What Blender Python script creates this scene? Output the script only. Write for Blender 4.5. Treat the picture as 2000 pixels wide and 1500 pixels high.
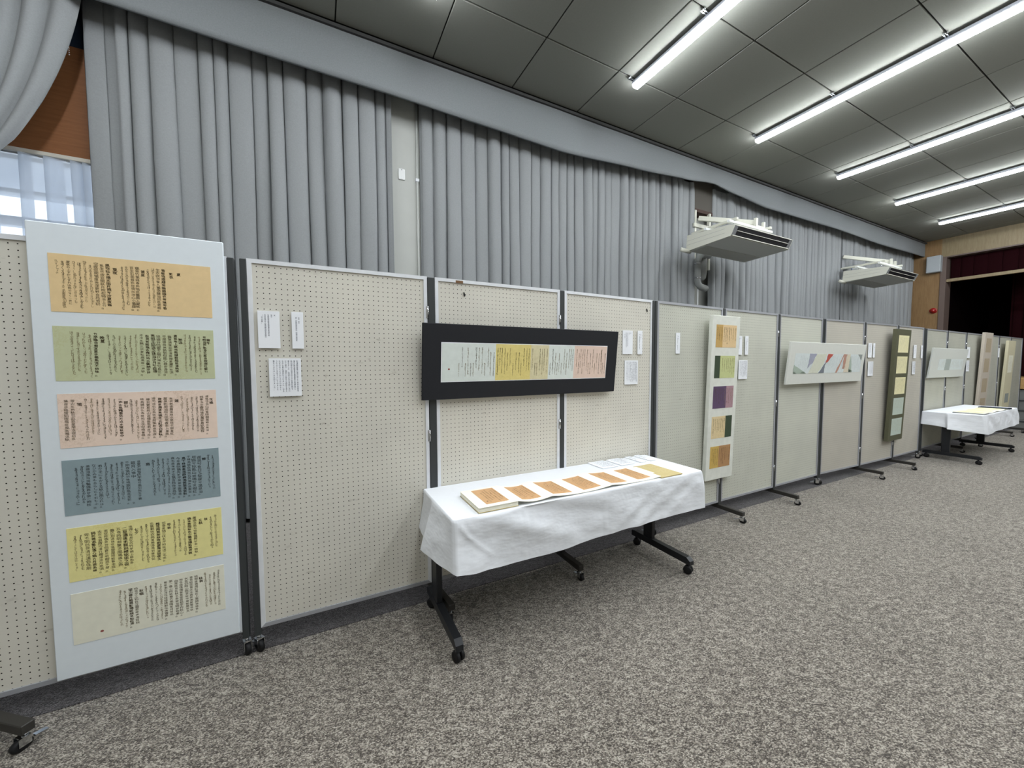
import bpy, bmesh, math, random
from mathutils import Vector, Matrix, noise

# ----------------------------------------------------------------- clear
for o in list(bpy.data.objects):
    bpy.data.objects.remove(o)
S = bpy.context.scene
COL = S.collection
PI = math.pi
R = math.radians

# ----------------------------------------------------------------- camera
cd = bpy.data.cameras.new('camera')
cam = bpy.data.objects.new('camera', cd)
COL.objects.link(cam)
cd.sensor_fit = 'HORIZONTAL'
cd.sensor_width = 36.0
cd.lens = 735.25 / 2000 * 36.0
cd.clip_start = 0.05
cd.clip_end = 100
_yaw, _pit, _rol = R(27.2353), R(3.0214), R(-0.2426)
_f = Vector((math.sin(_yaw) * math.cos(_pit), math.cos(_yaw) * math.cos(_pit), -math.sin(_pit)))
_r = Vector((math.cos(_yaw), -math.sin(_yaw), 0))
_u = _r.cross(_f)
_r2 = _r * math.cos(_rol) + _u * math.sin(_rol)
_u2 = -_r * math.sin(_rol) + _u * math.cos(_rol)
cam.matrix_world = Matrix(((_r2.x, _u2.x, -_f.x, 0), (_r2.y, _u2.y, -_f.y, -2.2937),
                           (_r2.z, _u2.z, -_f.z, 1.4854), (0, 0, 0, 1)))
S.camera = cam

# ----------------------------------------------------------------- light and exposure
LAMP = 59.0            # radiance of the ceiling light diffusers
w = bpy.data.worlds.new('sky')
S.world = w
w.use_nodes = True
w.node_tree.nodes['Background'].inputs[0].default_value = (0.80, 0.90, 1.0, 1)
w.node_tree.nodes['Background'].inputs[1].default_value = 3.0
S.view_settings.view_transform = 'Standard'
S.view_settings.look = 'None'
S.view_settings.gamma = 1
S.view_settings.exposure = 0.0
S.view_settings.use_curve_mapping = False
S.cycles.use_denoising = True
S.cycles.max_bounces = 8
S.cycles.diffuse_bounces = 5
S.cycles.sample_clamp_indirect = 8

# ----------------------------------------------------------------- materials
def lin(c):
    return tuple(((v / 255) / 12.92 if v / 255 <= 0.04045 else ((v / 255 + 0.055) / 1.055) ** 2.4) for v in c) + (1,)

def mat(name, rgb, rough=0.6, metal=0.0, spec=0.3, var=0.0, scale=8.0, bump=0.0, bscale=None, emit=None, estr=0):
    m = bpy.data.materials.new(name)
    m.use_nodes = True
    nt = m.node_tree
    b = nt.nodes['Principled BSDF']
    b.inputs['Base Color'].default_value = lin(rgb)
    b.inputs['Roughness'].default_value = rough
    b.inputs['Metallic'].default_value = metal
    b.inputs['Specular IOR Level'].default_value = spec
    if var or bump:
        tc = nt.nodes.new('ShaderNodeTexCoord')
        n = nt.nodes.new('ShaderNodeTexNoise')
        n.inputs['Scale'].default_value = scale
        n.inputs['Detail'].default_value = 5
        nt.links.new(tc.outputs['Object'], n.inputs['Vector'])
        if var:
            mr = nt.nodes.new('ShaderNodeMapRange')
            mr.inputs[1].default_value = 0.3
            mr.inputs[2].default_value = 0.7
            mr.inputs[3].default_value = 1 - var
            mr.inputs[4].default_value = 1 + var * 0.6
            nt.links.new(n.outputs['Fac'], mr.inputs[0])
            mx = nt.nodes.new('ShaderNodeMix')
            mx.data_type = 'RGBA'
            mx.blend_type = 'MULTIPLY'
            mx.inputs['Factor'].default_value = 1
            mx.inputs['A'].default_value = lin(rgb)
            nt.links.new(mr.outputs[0], mx.inputs['B'])
            nt.links.new(mx.outputs['Result'], b.inputs['Base Color'])
        if bump:
            n2 = nt.nodes.new('ShaderNodeTexNoise')
            n2.inputs['Scale'].default_value = bscale or scale
            n2.inputs['Detail'].default_value = 4
            nt.links.new(tc.outputs['Object'], n2.inputs['Vector'])
            bp = nt.nodes.new('ShaderNodeBump')
            bp.inputs['Strength'].default_value = bump
            bp.inputs['Distance'].default_value = 0.01
            nt.links.new(n2.outputs['Fac'], bp.inputs['Height'])
            nt.links.new(bp.outputs['Normal'], b.inputs['Normal'])
    if emit:
        b.inputs['Emission Color'].default_value = emit
        b.inputs['Emission Strength'].default_value = estr
    return m

def nodes_of(m):
    return m.node_tree, m.node_tree.nodes, m.node_tree.links, m.node_tree.nodes['Principled BSDF']

def math_node(nt, op, a, b=None, c=None):
    n = nt.nodes.new('ShaderNodeMath')
    n.operation = op
    for i, v in enumerate((a, b, c)):
        if v is None:
            continue
        if isinstance(v, (int, float)):
            n.inputs[i].default_value = v
        else:
            nt.links.new(v, n.inputs[i])
    return n.outputs[0]

def ramp(nt, fac, stops):
    n = nt.nodes.new('ShaderNodeValToRGB')
    e = n.color_ramp.elements
    while len(e) < len(stops):
        e.new(0.5)
    for k, (p, c) in enumerate(stops):
        e[k].position = p
        e[k].color = c
    nt.links.new(fac, n.inputs[0])
    return n.outputs[0]

def mixc(nt, mode, fac, a, b):
    n = nt.nodes.new('ShaderNodeMix')
    n.data_type = 'RGBA'
    n.blend_type = mode
    for key, v in (('Factor', fac), ('A', a), ('B', b)):
        s = n.inputs[key] if key == 'Factor' else [i for i in n.inputs if i.name == key and i.type == 'RGBA'][0]
        if isinstance(v, (int, float)):
            s.default_value = v
        elif isinstance(v, tuple):
            s.default_value = v
        else:
            nt.links.new(v, s)
    return [o for o in n.outputs if o.type == 'RGBA'][0]

def tex_noise(nt, vec, scale, detail=3, rough=0.5):
    n = nt.nodes.new('ShaderNodeTexNoise')
    n.inputs['Scale'].default_value = scale
    n.inputs['Detail'].default_value = detail
    n.inputs['Roughness'].default_value = rough
    if vec is not None:
        nt.links.new(vec, n.inputs['Vector'])
    return n.outputs['Fac']

def mapping(nt, scale, out='Object', rot=(0, 0, 0)):
    tc = nt.nodes.new('ShaderNodeTexCoord')
    mp = nt.nodes.new('ShaderNodeMapping')
    mp.inputs['Scale'].default_value = scale
    mp.inputs['Rotation'].default_value = rot
    nt.links.new(tc.outputs[out], mp.inputs['Vector'])
    return mp.outputs[0]

def carpet_mat(name='carpet_loops', k=1.0, tint=(1.01, .985, .955)):
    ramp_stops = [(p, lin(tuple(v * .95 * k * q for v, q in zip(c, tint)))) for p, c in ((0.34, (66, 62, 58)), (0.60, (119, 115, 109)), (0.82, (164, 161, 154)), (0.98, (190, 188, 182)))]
    m = mat(name, (128, 124, 116), 0.95, spec=0.05)
    m.node_tree.nodes['Principled BSDF'].inputs['Sheen Weight'].default_value = 0.25
    m.node_tree.nodes['Principled BSDF'].inputs['Sheen Roughness'].default_value = 0.5
    nt, N, L, b = nodes_of(m)
    v = mapping(nt, (1, 1, 1), rot=(0, 0, R(24)))
    vs = nt.nodes.new('ShaderNodeMapping')
    vs.inputs['Scale'].default_value = (1.0, 1.6, 1)
    L.new(v, vs.inputs['Vector'])
    vo = nt.nodes.new('ShaderNodeTexVoronoi')
    vo.inputs['Scale'].default_value = 165
    vo.inputs['Randomness'].default_value = 0.75
    L.new(vs.outputs[0], vo.inputs['Vector'])
    sep = nt.nodes.new('ShaderNodeSeparateColor')
    L.new(vo.outputs['Color'], sep.inputs[0])
    rnd = sep.outputs[0]
    v2 = nt.nodes.new('ShaderNodeMapping')
    v2.inputs['Scale'].default_value = (1, 2.0, 1)
    L.new(v, v2.inputs['Vector'])
    n1 = tex_noise(nt, v2.outputs[0], 19, 4, 0.6)
    n2 = tex_noise(nt, v, 1.6, 2)
    a = math_node(nt, 'MULTIPLY_ADD', rnd, 0.66, -0.02)
    c = math_node(nt, 'MULTIPLY_ADD', n1, 0.85, a)
    c = math_node(nt, 'MULTIPLY_ADD', n2, 0.12, c)
    d = math_node(nt, 'MULTIPLY_ADD', vo.outputs['Distance'], -0.34, c)
    col = ramp(nt, d, ramp_stops)
    L.new(col, b.inputs['Base Color'])
    bp = nt.nodes.new('ShaderNodeBump')
    bp.inputs['Strength'].default_value = 0.8
    bp.inputs['Distance'].default_value = 0.004
    bp.invert = True
    L.new(vo.outputs['Distance'], bp.inputs['Height'])
    L.new(bp.outputs['Normal'], b.inputs['Normal'])
    return m

def peg_mat(name, rgb, hole_rgb=(38, 33, 27)):
    m = mat(name, rgb, 0.7, spec=0.15)
    nt, N, L, b = nodes_of(m)
    tc = nt.nodes.new('ShaderNodeTexCoord')
    sx = nt.nodes.new('ShaderNodeSeparateXYZ')
    L.new(tc.outputs['Object'], sx.inputs[0])
    P = 0.0262
    fx = math_node(nt, 'SUBTRACT', math_node(nt, 'FRACT', math_node(nt, 'DIVIDE', sx.outputs['X'], P)), 0.5)
    fz = math_node(nt, 'SUBTRACT', math_node(nt, 'FRACT', math_node(nt, 'DIVIDE', sx.outputs['Z'], P)), 0.5)
    d = math_node(nt, 'SQRT', math_node(nt, 'ADD', math_node(nt, 'MULTIPLY', fx, fx), math_node(nt, 'MULTIPLY', fz, fz)))
    hole = math_node(nt, 'LESS_THAN', d, 0.0026 / P)
    n1 = tex_noise(nt, tc.outputs['Object'], 3.0, 4)
    base = mixc(nt, 'MULTIPLY', 1.0, lin(rgb), ramp(nt, n1, [(0.3, (0.93, 0.93, 0.93, 1)), (0.7, (1.04, 1.04, 1.03, 1))]))
    # scuffs: rare dark smudges
    mp = nt.nodes.new('ShaderNodeMapping')
    mp.inputs['Scale'].default_value = (1.0, 1, 2.2)
    L.new(tc.outputs['Object'], mp.inputs['Vector'])
    n2 = tex_noise(nt, mp.outputs[0], 11, 6, 0.68)
    n3 = tex_noise(nt, tc.outputs['Object'], 1.7, 1)
    sc = math_node(nt, 'MULTIPLY', ramp(nt, n2, [(0.62, (0, 0, 0, 1)), (0.70, (1, 1, 1, 1))]),
                   ramp(nt, n3, [(0.5, (0, 0, 0, 1)), (0.6, (1, 1, 1, 1))]))
    base = mixc(nt, 'MIX', math_node(nt, 'MULTIPLY', sc, 0.45), base, lin((118, 108, 92)))
    col = mixc(nt, 'MIX', hole, base, lin(hole_rgb))
    L.new(col, b.inputs['Base Color'])
    return m

def fabric_mat(name, rgb, var=0.06, bump=0.25, transl=0.0):
    m = mat(name, rgb, 0.92, spec=0.08)
    nt, N, L, b = nodes_of(m)
    tc = nt.nodes.new('ShaderNodeTexCoord')
    n1 = tex_noise(nt, tc.outputs['Object'], 90, 4, 0.7)
    n2 = tex_noise(nt, tc.outputs['Object'], 420, 2, 0.6)
    f = math_node(nt, 'MULTIPLY_ADD', n1, 0.6, math_node(nt, 'MULTIPLY', n2, 0.4))
    col = mixc(nt, 'MULTIPLY', 1.0, lin(rgb), ramp(nt, f, [(0.3, (1 - var * 2,) * 3 + (1,)), (0.7, (1 + var,) * 3 + (1,))]))
    L.new(col, b.inputs['Base Color'])
    bp = nt.nodes.new('ShaderNodeBump')
    bp.inputs['Strength'].default_value = bump
    bp.inputs['Distance'].default_value = 0.002
    L.new(f, bp.inputs['Height'])
    L.new(bp.outputs['Normal'], b.inputs['Normal'])
    return m

def cloth_mat():
    m = mat('white_tablecloth', (226, 229, 234), 0.85, spec=0.1)
    nt, N, L, b = nodes_of(m)
    tc = nt.nodes.new('ShaderNodeTexCoord')
    v = mapping(nt, (1, 1, 2.2))
    n1 = tex_noise(nt, v, 5, 3, 0.5)
    n2 = tex_noise(nt, tc.outputs['Object'], 60, 4, 0.6)
    f = math_node(nt, 'MULTIPLY_ADD', n2, 0.03, n1)
    bp = nt.nodes.new('ShaderNodeBump')
    bp.inputs['Strength'].default_value = 0.5
    bp.inputs['Distance'].default_value = 0.02
    L.new(f, bp.inputs['Height'])
    L.new(bp.outputs['Normal'], b.inputs['Normal'])
    return m

def wood_mat(name, a, c, scale=(1, 1, 1), rough=0.45):
    m = mat(name, a, rough)
    nt, N, L, b = nodes_of(m)
    v = mapping(nt, scale)
    n1 = tex_noise(nt, v, 6, 6, 0.65)
    L.new(ramp(nt, n1, [(0.3, lin(a)), (0.7, lin(c))]), b.inputs['Base Color'])
    return m

def paper_mat(name, rgb, var=0.05, flecks=None, scale=30):
    m = mat(name, rgb, 0.85, spec=0.1, var=var, scale=scale)
    if flecks:
        nt, N, L, b = nodes_of(m)
        src = b.inputs['Base Color'].links[0].from_socket
        v = mapping(nt, (1, 1, 1))
        n = tex_noise(nt, v, 26, 7, 0.75)
        n3 = tex_noise(nt, v, 3.0, 2)
        k = math_node(nt, 'MULTIPLY', ramp(nt, n, [(0.47, (0, 0, 0, 1)), (0.5, (1, 1, 1, 1)), (0.53, (0, 0, 0, 1))]),
                      ramp(nt, n3, [(0.45, (0, 0, 0, 1)), (0.58, (1, 1, 1, 1))]))
        L.new(mixc(nt, 'MIX', math_node(nt, 'MULTIPLY', k, 0.55), src, lin(flecks)), b.inputs['Base Color'])
    return m

def lace_mat():
    m = bpy.data.materials.new('sheer_lace')
    m.use_nodes = True
    nt = m.node_tree
    nt.nodes.remove(nt.nodes['Principled BSDF'])
    out = nt.nodes['Material Output']
    tr = nt.nodes.new('ShaderNodeBsdfTransparent')
    tr.inputs[0].default_value = (0.9, 0.93, 0.97, 1)
    tl = nt.nodes.new('ShaderNodeBsdfTranslucent')
    tl.inputs[0].default_value = (0.75, 0.78, 0.82, 1)
    df = nt.nodes.new('ShaderNodeBsdfDiffuse')
    df.inputs[0].default_value = (0.62, 0.65, 0.7, 1)
    m1 = nt.nodes.new('ShaderNodeMixShader')
    m1.inputs[0].default_value = 0.5
    nt.links.new(tl.outputs[0], m1.inputs[1])
    nt.links.new(df.outputs[0], m1.inputs[2])
    m2 = nt.nodes.new('ShaderNodeMixShader')
    m2.inputs[0].default_value = 0.55
    nt.links.new(tr.outputs[0], m2.inputs[1])
    nt.links.new(m1.outputs[0], m2.inputs[2])
    nt.links.new(m2.outputs[0], out.inputs[0])
    return m

def glass_mat():
    m = bpy.data.materials.new('window_glass')
    m.use_nodes = True
    nt = m.node_tree
    nt.nodes.remove(nt.nodes['Principled BSDF'])
    out = nt.nodes['Material Output']
    tr = nt.nodes.new('ShaderNodeBsdfTransparent')
    gl = nt.nodes.new('ShaderNodeBsdfGlossy')
    gl.inputs['Roughness'].default_value = 0.02
    mx = nt.nodes.new('ShaderNodeMixShader')
    mx.inputs[0].default_value = 0.06
    nt.links.new(tr.outputs[0], mx.inputs[1])
    nt.links.new(gl.outputs[0], mx.inputs[2])
    nt.links.new(mx.outputs[0], out.inputs[0])
    return m

M = {}
M['carpet'] = carpet_mat()
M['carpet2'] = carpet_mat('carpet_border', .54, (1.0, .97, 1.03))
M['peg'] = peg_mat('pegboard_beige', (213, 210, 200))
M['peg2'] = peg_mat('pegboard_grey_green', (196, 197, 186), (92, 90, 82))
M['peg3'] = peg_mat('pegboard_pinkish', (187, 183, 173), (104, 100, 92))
M['peg_dim'] = peg_mat('pegboard_far_dimmed', (177, 177, 166), (124, 122, 112))  # light falloff at the far end of the row put into the board colour
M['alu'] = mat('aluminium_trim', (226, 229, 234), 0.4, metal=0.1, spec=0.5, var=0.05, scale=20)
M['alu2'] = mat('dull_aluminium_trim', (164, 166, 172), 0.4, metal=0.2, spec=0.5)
M['post'] = mat('charcoal_post', (58, 61, 62), 0.5, spec=0.35)
M['foot'] = mat('dark_foot_paint', (50, 48, 45), 0.45, spec=0.35)
M['black'] = mat('black_leg_paint', (30, 32, 36), 0.4, spec=0.4)
M['rubber'] = mat('black_rubber', (22, 22, 24), 0.55, spec=0.3)
M['chrome'] = mat('chrome', (210, 212, 215), 0.15, metal=1.0)
M['curtain'] = fabric_mat('grey_curtain', (150, 153, 155))
M['valance'] = fabric_mat('grey_valance', (136, 140, 143), var=0.09)
M['ceil'] = mat('ceiling_board', (142, 143, 136), 0.9, spec=0.1, var=0.03, scale=60)
M['joint'] = mat('ceiling_joint', (52, 52, 50), 0.9)
M['darktrim'] = mat('dark_trim', (70, 70, 70), 0.6)
M['wallpaint'] = mat('grey_wall_paint', (186, 188, 184), 0.8, var=0.03, scale=5)
M['roomwall'] = mat('pale_wall', (190, 186, 176), 0.8)
M['white'] = mat('white_plastic', (226, 228, 228), 0.5, spec=0.4)
M['lampbody'] = mat('lamp_white_enamel', (214, 217, 230), 0.4, spec=0.4)
M['diffuser'] = mat('lamp_diffuser', (240, 240, 240), 0.5, emit=(0.93, 0.97, 1.0, 1), estr=LAMP)
M['acbody'] = mat('ac_beige', (206, 206, 194), 0.5, spec=0.3)
M['acunder'] = mat('ac_under_grey', (212, 214, 208), 0.6)
M['acgrille'] = mat('ac_grille_grey', (186, 186, 178), 0.6)
M['acdark'] = mat('ac_outlet_dark', (22, 23, 27), 0.5)
M['acgrey'] = mat('ac_end_grey', (120, 122, 124), 0.5)
M['pipe'] = mat('pipe_wrap', (150, 153, 152), 0.7)
M['woodpanel'] = wood_mat('window_header_wood', (118, 76, 46), (132, 88, 56), (0.6, 1, 9))
M['endwood'] = wood_mat('end_wall_wood', (128, 100, 68), (146, 118, 82), (1, 6, 0.7))
M['lintelwood'] = wood_mat('lintel_wood', (146, 132, 104), (130, 115, 88), (1, 6, 0.8))
M['frame_wood'] = mat('stage_frame', (104, 90, 84), 0.5)
M['redcurtain'] = fabric_mat('dark_red_velvet', (30, 5, 9))
M['stageblack'] = mat('stage_dark', (9, 4, 5), 0.95, spec=0.02)
M['stagewood'] = wood_mat('stage_edge_wood', (188, 152, 100), (168, 130, 82), (1, 5, 5))
M['stepgrey'] = mat('step_carpet', (112, 114, 112), 0.9, var=0.05, scale=60)
M['stepedge'] = mat('step_nosing', (58, 62, 64), 0.6)
M['red'] = mat('red_alarm_lens', (150, 26, 22), 0.25, spec=0.6)
M['spk'] = mat('speaker_grey', (170, 176, 180), 0.6)
M['navy'] = mat('navy_shade', (22, 36, 52), 0.7)
M['tape'] = mat('brown_tape', (118, 88, 60), 0.6)
M['cloth'] = cloth_mat()
M['card'] = mat('white_card', (240, 243, 248), 0.7, var=0.01)
M['lace'] = lace_mat()
M['glass'] = glass_mat()
M['winframe'] = mat('window_aluminium', (120, 128, 140), 0.5)
M['ink'] = mat('ink_black', (82, 70, 48), 0.8)
M['ink2'] = mat('ink_thin', (128, 112, 82), 0.8)
M['ink3'] = mat('faint_ink', (168, 162, 136), 0.8)
M['ink4'] = mat('grey_ink', (176, 182, 182), 0.8)
M['inkblue'] = mat('ink_on_blue', (66, 72, 74), 0.8)
M['print'] = mat('printed_grey', (92, 98, 112), 0.8)
M['seal'] = mat('seal_red', (150, 84, 76), 0.8)
M['whiteboard'] = paper_mat('white_mount', (224, 232, 238), 0.015)
M['blackmount'] = mat('black_mount', (40, 41, 45), 0.75, spec=0.2)
M['pearl'] = paper_mat('pearl_brocade', (222, 224, 216), 0.07, scale=16)
M['creammount'] = paper_mat('cream_mount', (216, 218, 212), 0.02)
M['olivemount'] = paper_mat('olive_mount', (92, 92, 74), 0.04)
M['palemount'] = paper_mat('pale_mount', (206, 209, 204), 0.02)
M['pinkmount'] = paper_mat('pinkish_mount', (188, 179, 167), 0.03)
M['yelmount'] = paper_mat('ivory_mount', (206, 200, 172), 0.03)
for nm, c, fl in (('p_orange', (230, 203, 156), None), ('p_green', (198, 203, 166), (184, 182, 130)), ('p_pink', (238, 216, 200), (196, 168, 138)),
                  ('p_blue', (144, 162, 168), None), ('p_yellow', (236, 228, 160), (214, 200, 116)), ('p_cream', (232, 231, 214), None),
                  ('p_white', (222, 230, 226), None), ('p_lemon', (230, 214, 140), (214, 196, 120)), ('p_sand', (222, 214, 178), (206, 196, 150)),
                  ('p_rose', (232, 208, 194), None), ('p_ochre', (198, 164, 104), None), ('p_peach', (226, 198, 154), (206, 172, 120)),
                  ('p_darkgreen', (70, 82, 66), None), ('p_lime', (200, 206, 150), (184, 190, 124)), ('p_purple', (100, 82, 108), None),
                  ('p_mauve', (176, 144, 152), None), ('p_wheat', (224, 204, 162), (206, 180, 124)), ('p_brown', (180, 140, 100), None),
                  ('p_mustard', (204, 172, 98), None), ('p_pale', (214, 222, 222), None), ('p_ivory', (232, 226, 184), (216, 206, 150)),
                  ('p_grey', (188, 200, 190), None), ('p_grey2', (168, 176, 172), None), ('p_slate', (150, 156, 152), None),
                  ('p_buff', (172, 158, 136), None), ('p_page', (244, 241, 226), None), ('p_tan', (202, 162, 120), (186, 140, 96)),
                  ('p_gold', (192, 176, 128), (214, 202, 164)), ('p_red', (186, 96, 84), None), ('p_lilac', (164, 166, 182), None), ('p_paleyellow', (212, 214, 198), None),
                  ('p_sage', (172, 186, 174), None), ('p_charcoal', (122, 128, 136), None), ('p_forest', (138, 152, 136), None),
                  ('p_rust', (184, 144, 128), None), ('p_skin', (216, 206, 186), None)):
    M[nm] = paper_mat('paper_' + nm[2:], c, 0.04, fl)

# ----------------------------------------------------------------- mesh builder
class MB:
    def __init__(s):
        s.v = []
        s.f = []
        s.m = []
        s.sm = []
    def add(s, vs, fs, mi=0, smooth=False):
        n = len(s.v)
        s.v += [tuple(v) for v in vs]
        for f in fs:
            s.f.append(tuple(i + n for i in f))
            s.m.append(mi)
            s.sm.append(smooth)
        return s
    def box(s, a, b, bev=0.0, mi=0, mtx=None):
        x0, y0, z0 = a
        x1, y1, z1 = b
        if bev <= 0:
            vs = [(x, y, z) for z in (z0, z1) for y in (y0, y1) for x in (x0, x1)]
            fs = [(0, 2, 3, 1), (4, 5, 7, 6), (0, 1, 5, 4), (2, 6, 7, 3), (0, 4, 6, 2), (1, 3, 7, 5)]
        else:
            bm = bmesh.new()
            bmesh.ops.create_cube(bm, size=1)
            for v in bm.verts:
                v.co = ((x0 + x1) / 2 + v.co.x * (x1 - x0), (y0 + y1) / 2 + v.co.y * (y1 - y0), (z0 + z1) / 2 + v.co.z * (z1 - z0))
            bmesh.ops.bevel(bm, geom=bm.edges[:], offset=bev, segments=1, affect='EDGES', profile=0.5)
            bm.verts.index_update()
            vs = [tuple(v.co) for v in bm.verts]
            fs = [tuple(v.index for v in f.verts) for f in bm.faces]
            bm.free()
        if mtx is not None:
            vs = [tuple(mtx @ Vector(v)) for v in vs]
        return s.add(vs, fs, mi)
    def tube(s, path, r, n=12, mi=0, cap=True):
        P = [Vector(p) for p in path]
        rs = r if isinstance(r, (list, tuple)) else [r] * len(P)
        vs = []
        fs = []
        up = None
        for i, p in enumerate(P):
            t = (P[min(i + 1, len(P) - 1)] - P[max(i - 1, 0)]).normalized()
            if up is None:
                up = Vector((0, 0, 1)) if abs(t.z) < 0.9 else Vector((1, 0, 0))
            a = t.cross(up).normalized()
            up = a.cross(t).normalized()
            for k in range(n):
                an = 2 * PI * k / n
                vs.append(p + (a * math.cos(an) + up * math.sin(an)) * rs[i])
        for i in range(len(P) - 1):
            for k in range(n):
                fs.append((i * n + k, i * n + (k + 1) % n, (i + 1) * n + (k + 1) % n, (i + 1) * n + k))
        if cap:
            fs.append(tuple(range(n))[::-1])
            fs.append(tuple((len(P) - 1) * n + k for k in range(n)))
        return s.add(vs, fs, mi, True)
    def prism(s, poly, axis, a, b, mi=0):
        # polygon in the two other axes, extruded along axis from a to b
        def pt(u, w, t):
            return {'x': (t, u, w), 'y': (u, t, w), 'z': (u, w, t)}[axis]
        n = len(poly)
        vs = [pt(u, w, a) for u, w in poly] + [pt(u, w, b) for u, w in poly]
        fs = [tuple(range(n))[::-1], tuple(range(n, 2 * n))] + [(k, (k + 1) % n, n + (k + 1) % n, n + k) for k in range(n)]
        return s.add(vs, fs, mi)
    def grid(s, pts, mi=0, smooth=True, close=False):
        # pts: rows of points
        nr = len(pts)
        nc = len(pts[0])
        vs = [p for row in pts for p in row]
        fs = []
        for i in range(nr - 1):
            for j in range(nc if close else nc - 1):
                k = (j + 1) % nc
                fs.append((i * nc + j, i * nc + k, (i + 1) * nc + k, (i + 1) * nc + j))
        return s.add(vs, fs, mi, smooth)
    def lathe(s, prof, axis_o, n=16, mi=0, rot=None):
        # profile [(r, h)], around +z of rot at axis_o
        q = rot or Matrix.Identity(3)
        vs = []
        fs = []
        for r, h in prof:
            for k in range(n):
                an = 2 * PI * k / n
                vs.append(Vector(axis_o) + q @ Vector((r * math.cos(an), r * math.sin(an), h)))
        for i in range(len(prof) - 1):
            for k in range(n):
                fs.append((i * n + k, i * n + (k + 1) % n, (i + 1) * n + (k + 1) % n, (i + 1) * n + k))
        fs.append(tuple(range(n))[::-1])
        fs.append(tuple((len(prof) - 1) * n + k for k in range(n)))
        return s.add(vs, fs, mi, True)
    def mesh(s, name, mats):
        me = bpy.data.meshes.new(name)
        me.from_pydata(s.v, [], s.f)
        for m in (mats if isinstance(mats, (list, tuple)) else [mats]):
            me.materials.append(M[m] if isinstance(m, str) else m)
        me.polygons.foreach_set('material_index', s.m)
        me.polygons.foreach_set('use_smooth', s.sm)
        bm = bmesh.new()
        bm.from_mesh(me)
        bmesh.ops.recalc_face_normals(bm, faces=bm.faces[:])
        bm.to_mesh(me)
        bm.free()
        me.update()
        return me
    def obj(s, name, mats, parent=None, loc=None):
        return link(name, s.mesh(name, mats), parent, loc)

def link(name, me, parent=None, loc=None):
    o = bpy.data.objects.new(name, me)
    COL.objects.link(o)
    if loc is not None:
        o.location = loc
    if parent is not None:
        o.parent = parent
    return o

def tag(o, label, cat, group=None, kind=None):
    o['label'] = label
    o['category'] = cat
    if group:
        o['group'] = group
    if kind:
        o['kind'] = kind
    return o

def thing(name, label, cat, loc=(0, 0, 0), rot=(0, 0, 0), group=None):
    o = bpy.data.objects.new(name, None)
    o.empty_display_size = 0.1
    COL.objects.link(o)
    o.location = loc
    o.rotation_euler = rot
    return tag(o, label, cat, group)

def struct(o):
    o['kind'] = 'structure'
    return o

def copy_tree(o, parent=None):
    c = o.copy()
    COL.objects.link(c)
    c.parent = parent
    for ch in list(o.children):
        copy_tree(ch, c)
    return c

# ================================================================= THE ROOM
XL, XR, YF, YB, HC = -4.6, 14.45, -7.6, 2.1, 4.67
floor = struct(MB().add([(XL, YF, 0), (XR + 4, YF, 0), (XR + 4, YB + .2, 0), (XL, YB + .2, 0)], [(0, 1, 2, 3)]).obj('floor', 'carpet'))
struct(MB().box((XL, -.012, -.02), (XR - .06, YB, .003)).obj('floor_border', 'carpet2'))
# ceiling: dark backing with one board per tile
ceil = struct(MB().box((XL - .1, YF - .1, HC + .02), (XR, YB + .15, HC + .14)).obj('ceiling', 'joint'))
TX, T0 = 0.9251, 0.2311
ys = [1.7187, 0.972] + [0.972 - 0.9014 * k for k in range(1, 10)]
tile_mesh = {}
for j in range(len(ys) - 1):
    y1, y0 = ys[j], ys[j + 1]
    k = -5
    while T0 + k * TX < XR:
        x0 = max(T0 + k * TX, XL)
        x1 = min(T0 + (k + 1) * TX, XR)
        k += 1
        if x1 - x0 < .05:
            continue
        g = 0.006
        key = (round(x1 - x0, 3), round(y1 - y0, 3))
        if key not in tile_mesh:
            hx, hy = (x1 - x0) / 2 - g, (y1 - y0) / 2 - g
            tile_mesh[key] = MB().box((-hx, -hy, 0), (hx, hy, .018), bev=.004).mesh('ceiling_panel', 'ceil')
        link('ceiling_panel', tile_mesh[key], ceil, ((x0 + x1) / 2, (y0 + y1) / 2, HC))

# wall behind the curtains, with the window opening
WX0, WX1, WZ0, WZ1 = -3.6, -1.15, 0.95, 3.14
wl = MB()
wl.box((XL, YB, 0), (WX0, YB + .15, 4.8)).box((WX1, YB, 0), (XR, YB + .15, 4.8))
wl.box((WX0, YB, 0), (WX1, YB + .15, WZ0)).box((WX0, YB, WZ1), (WX1, YB + .15, 4.8))
struct(wl.obj('wall_curtain_side', 'wallpaint'))
struct(MB().box((.55, 2.0, 0), (1.14, YB, HC)).obj('column', 'wallpaint'))
struct(MB().box((XL - .1, YF, 0), (XL, YB + .15, 4.8)).obj('wall_near', 'roomwall'))
struct(MB().box((XL - .1, YF - .1, 0), (XR + .1, YF, 4.8)).obj('wall_opposite', 'roomwall'))
win = struct(MB().box((WX0, YB + .04, WZ0), (WX0 + .05, YB + .09, WZ1)).box((WX1 - .05, YB + .04, WZ0), (WX1, YB + .09, WZ1))
             .box((WX0, YB + .04, WZ0), (WX1, YB + .09, WZ0 + .05)).box((WX0, YB + .04, WZ1 - .05), (WX1, YB + .09, WZ1)).obj('window_1', 'winframe'))
MB().box((WX0 + .05, YB + .06, WZ0 + .05), (WX1 - .05, YB + .066, WZ1 - .05)).obj('pane', 'glass', win)
for z0, z1 in ((2.83, 2.86), (2.58, 2.65)):
    MB().box((WX0 + .05, YB + .03, z0), (WX1 - .05, YB + .1, z1)).obj('rail', 'winframe', win)
for x in (-2.4, ):
    MB().box((x - .03, YB + .035, WZ0 + .05), (x + .03, YB + .095, WZ1 - .05)).obj('mullion', 'winframe', win)
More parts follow.
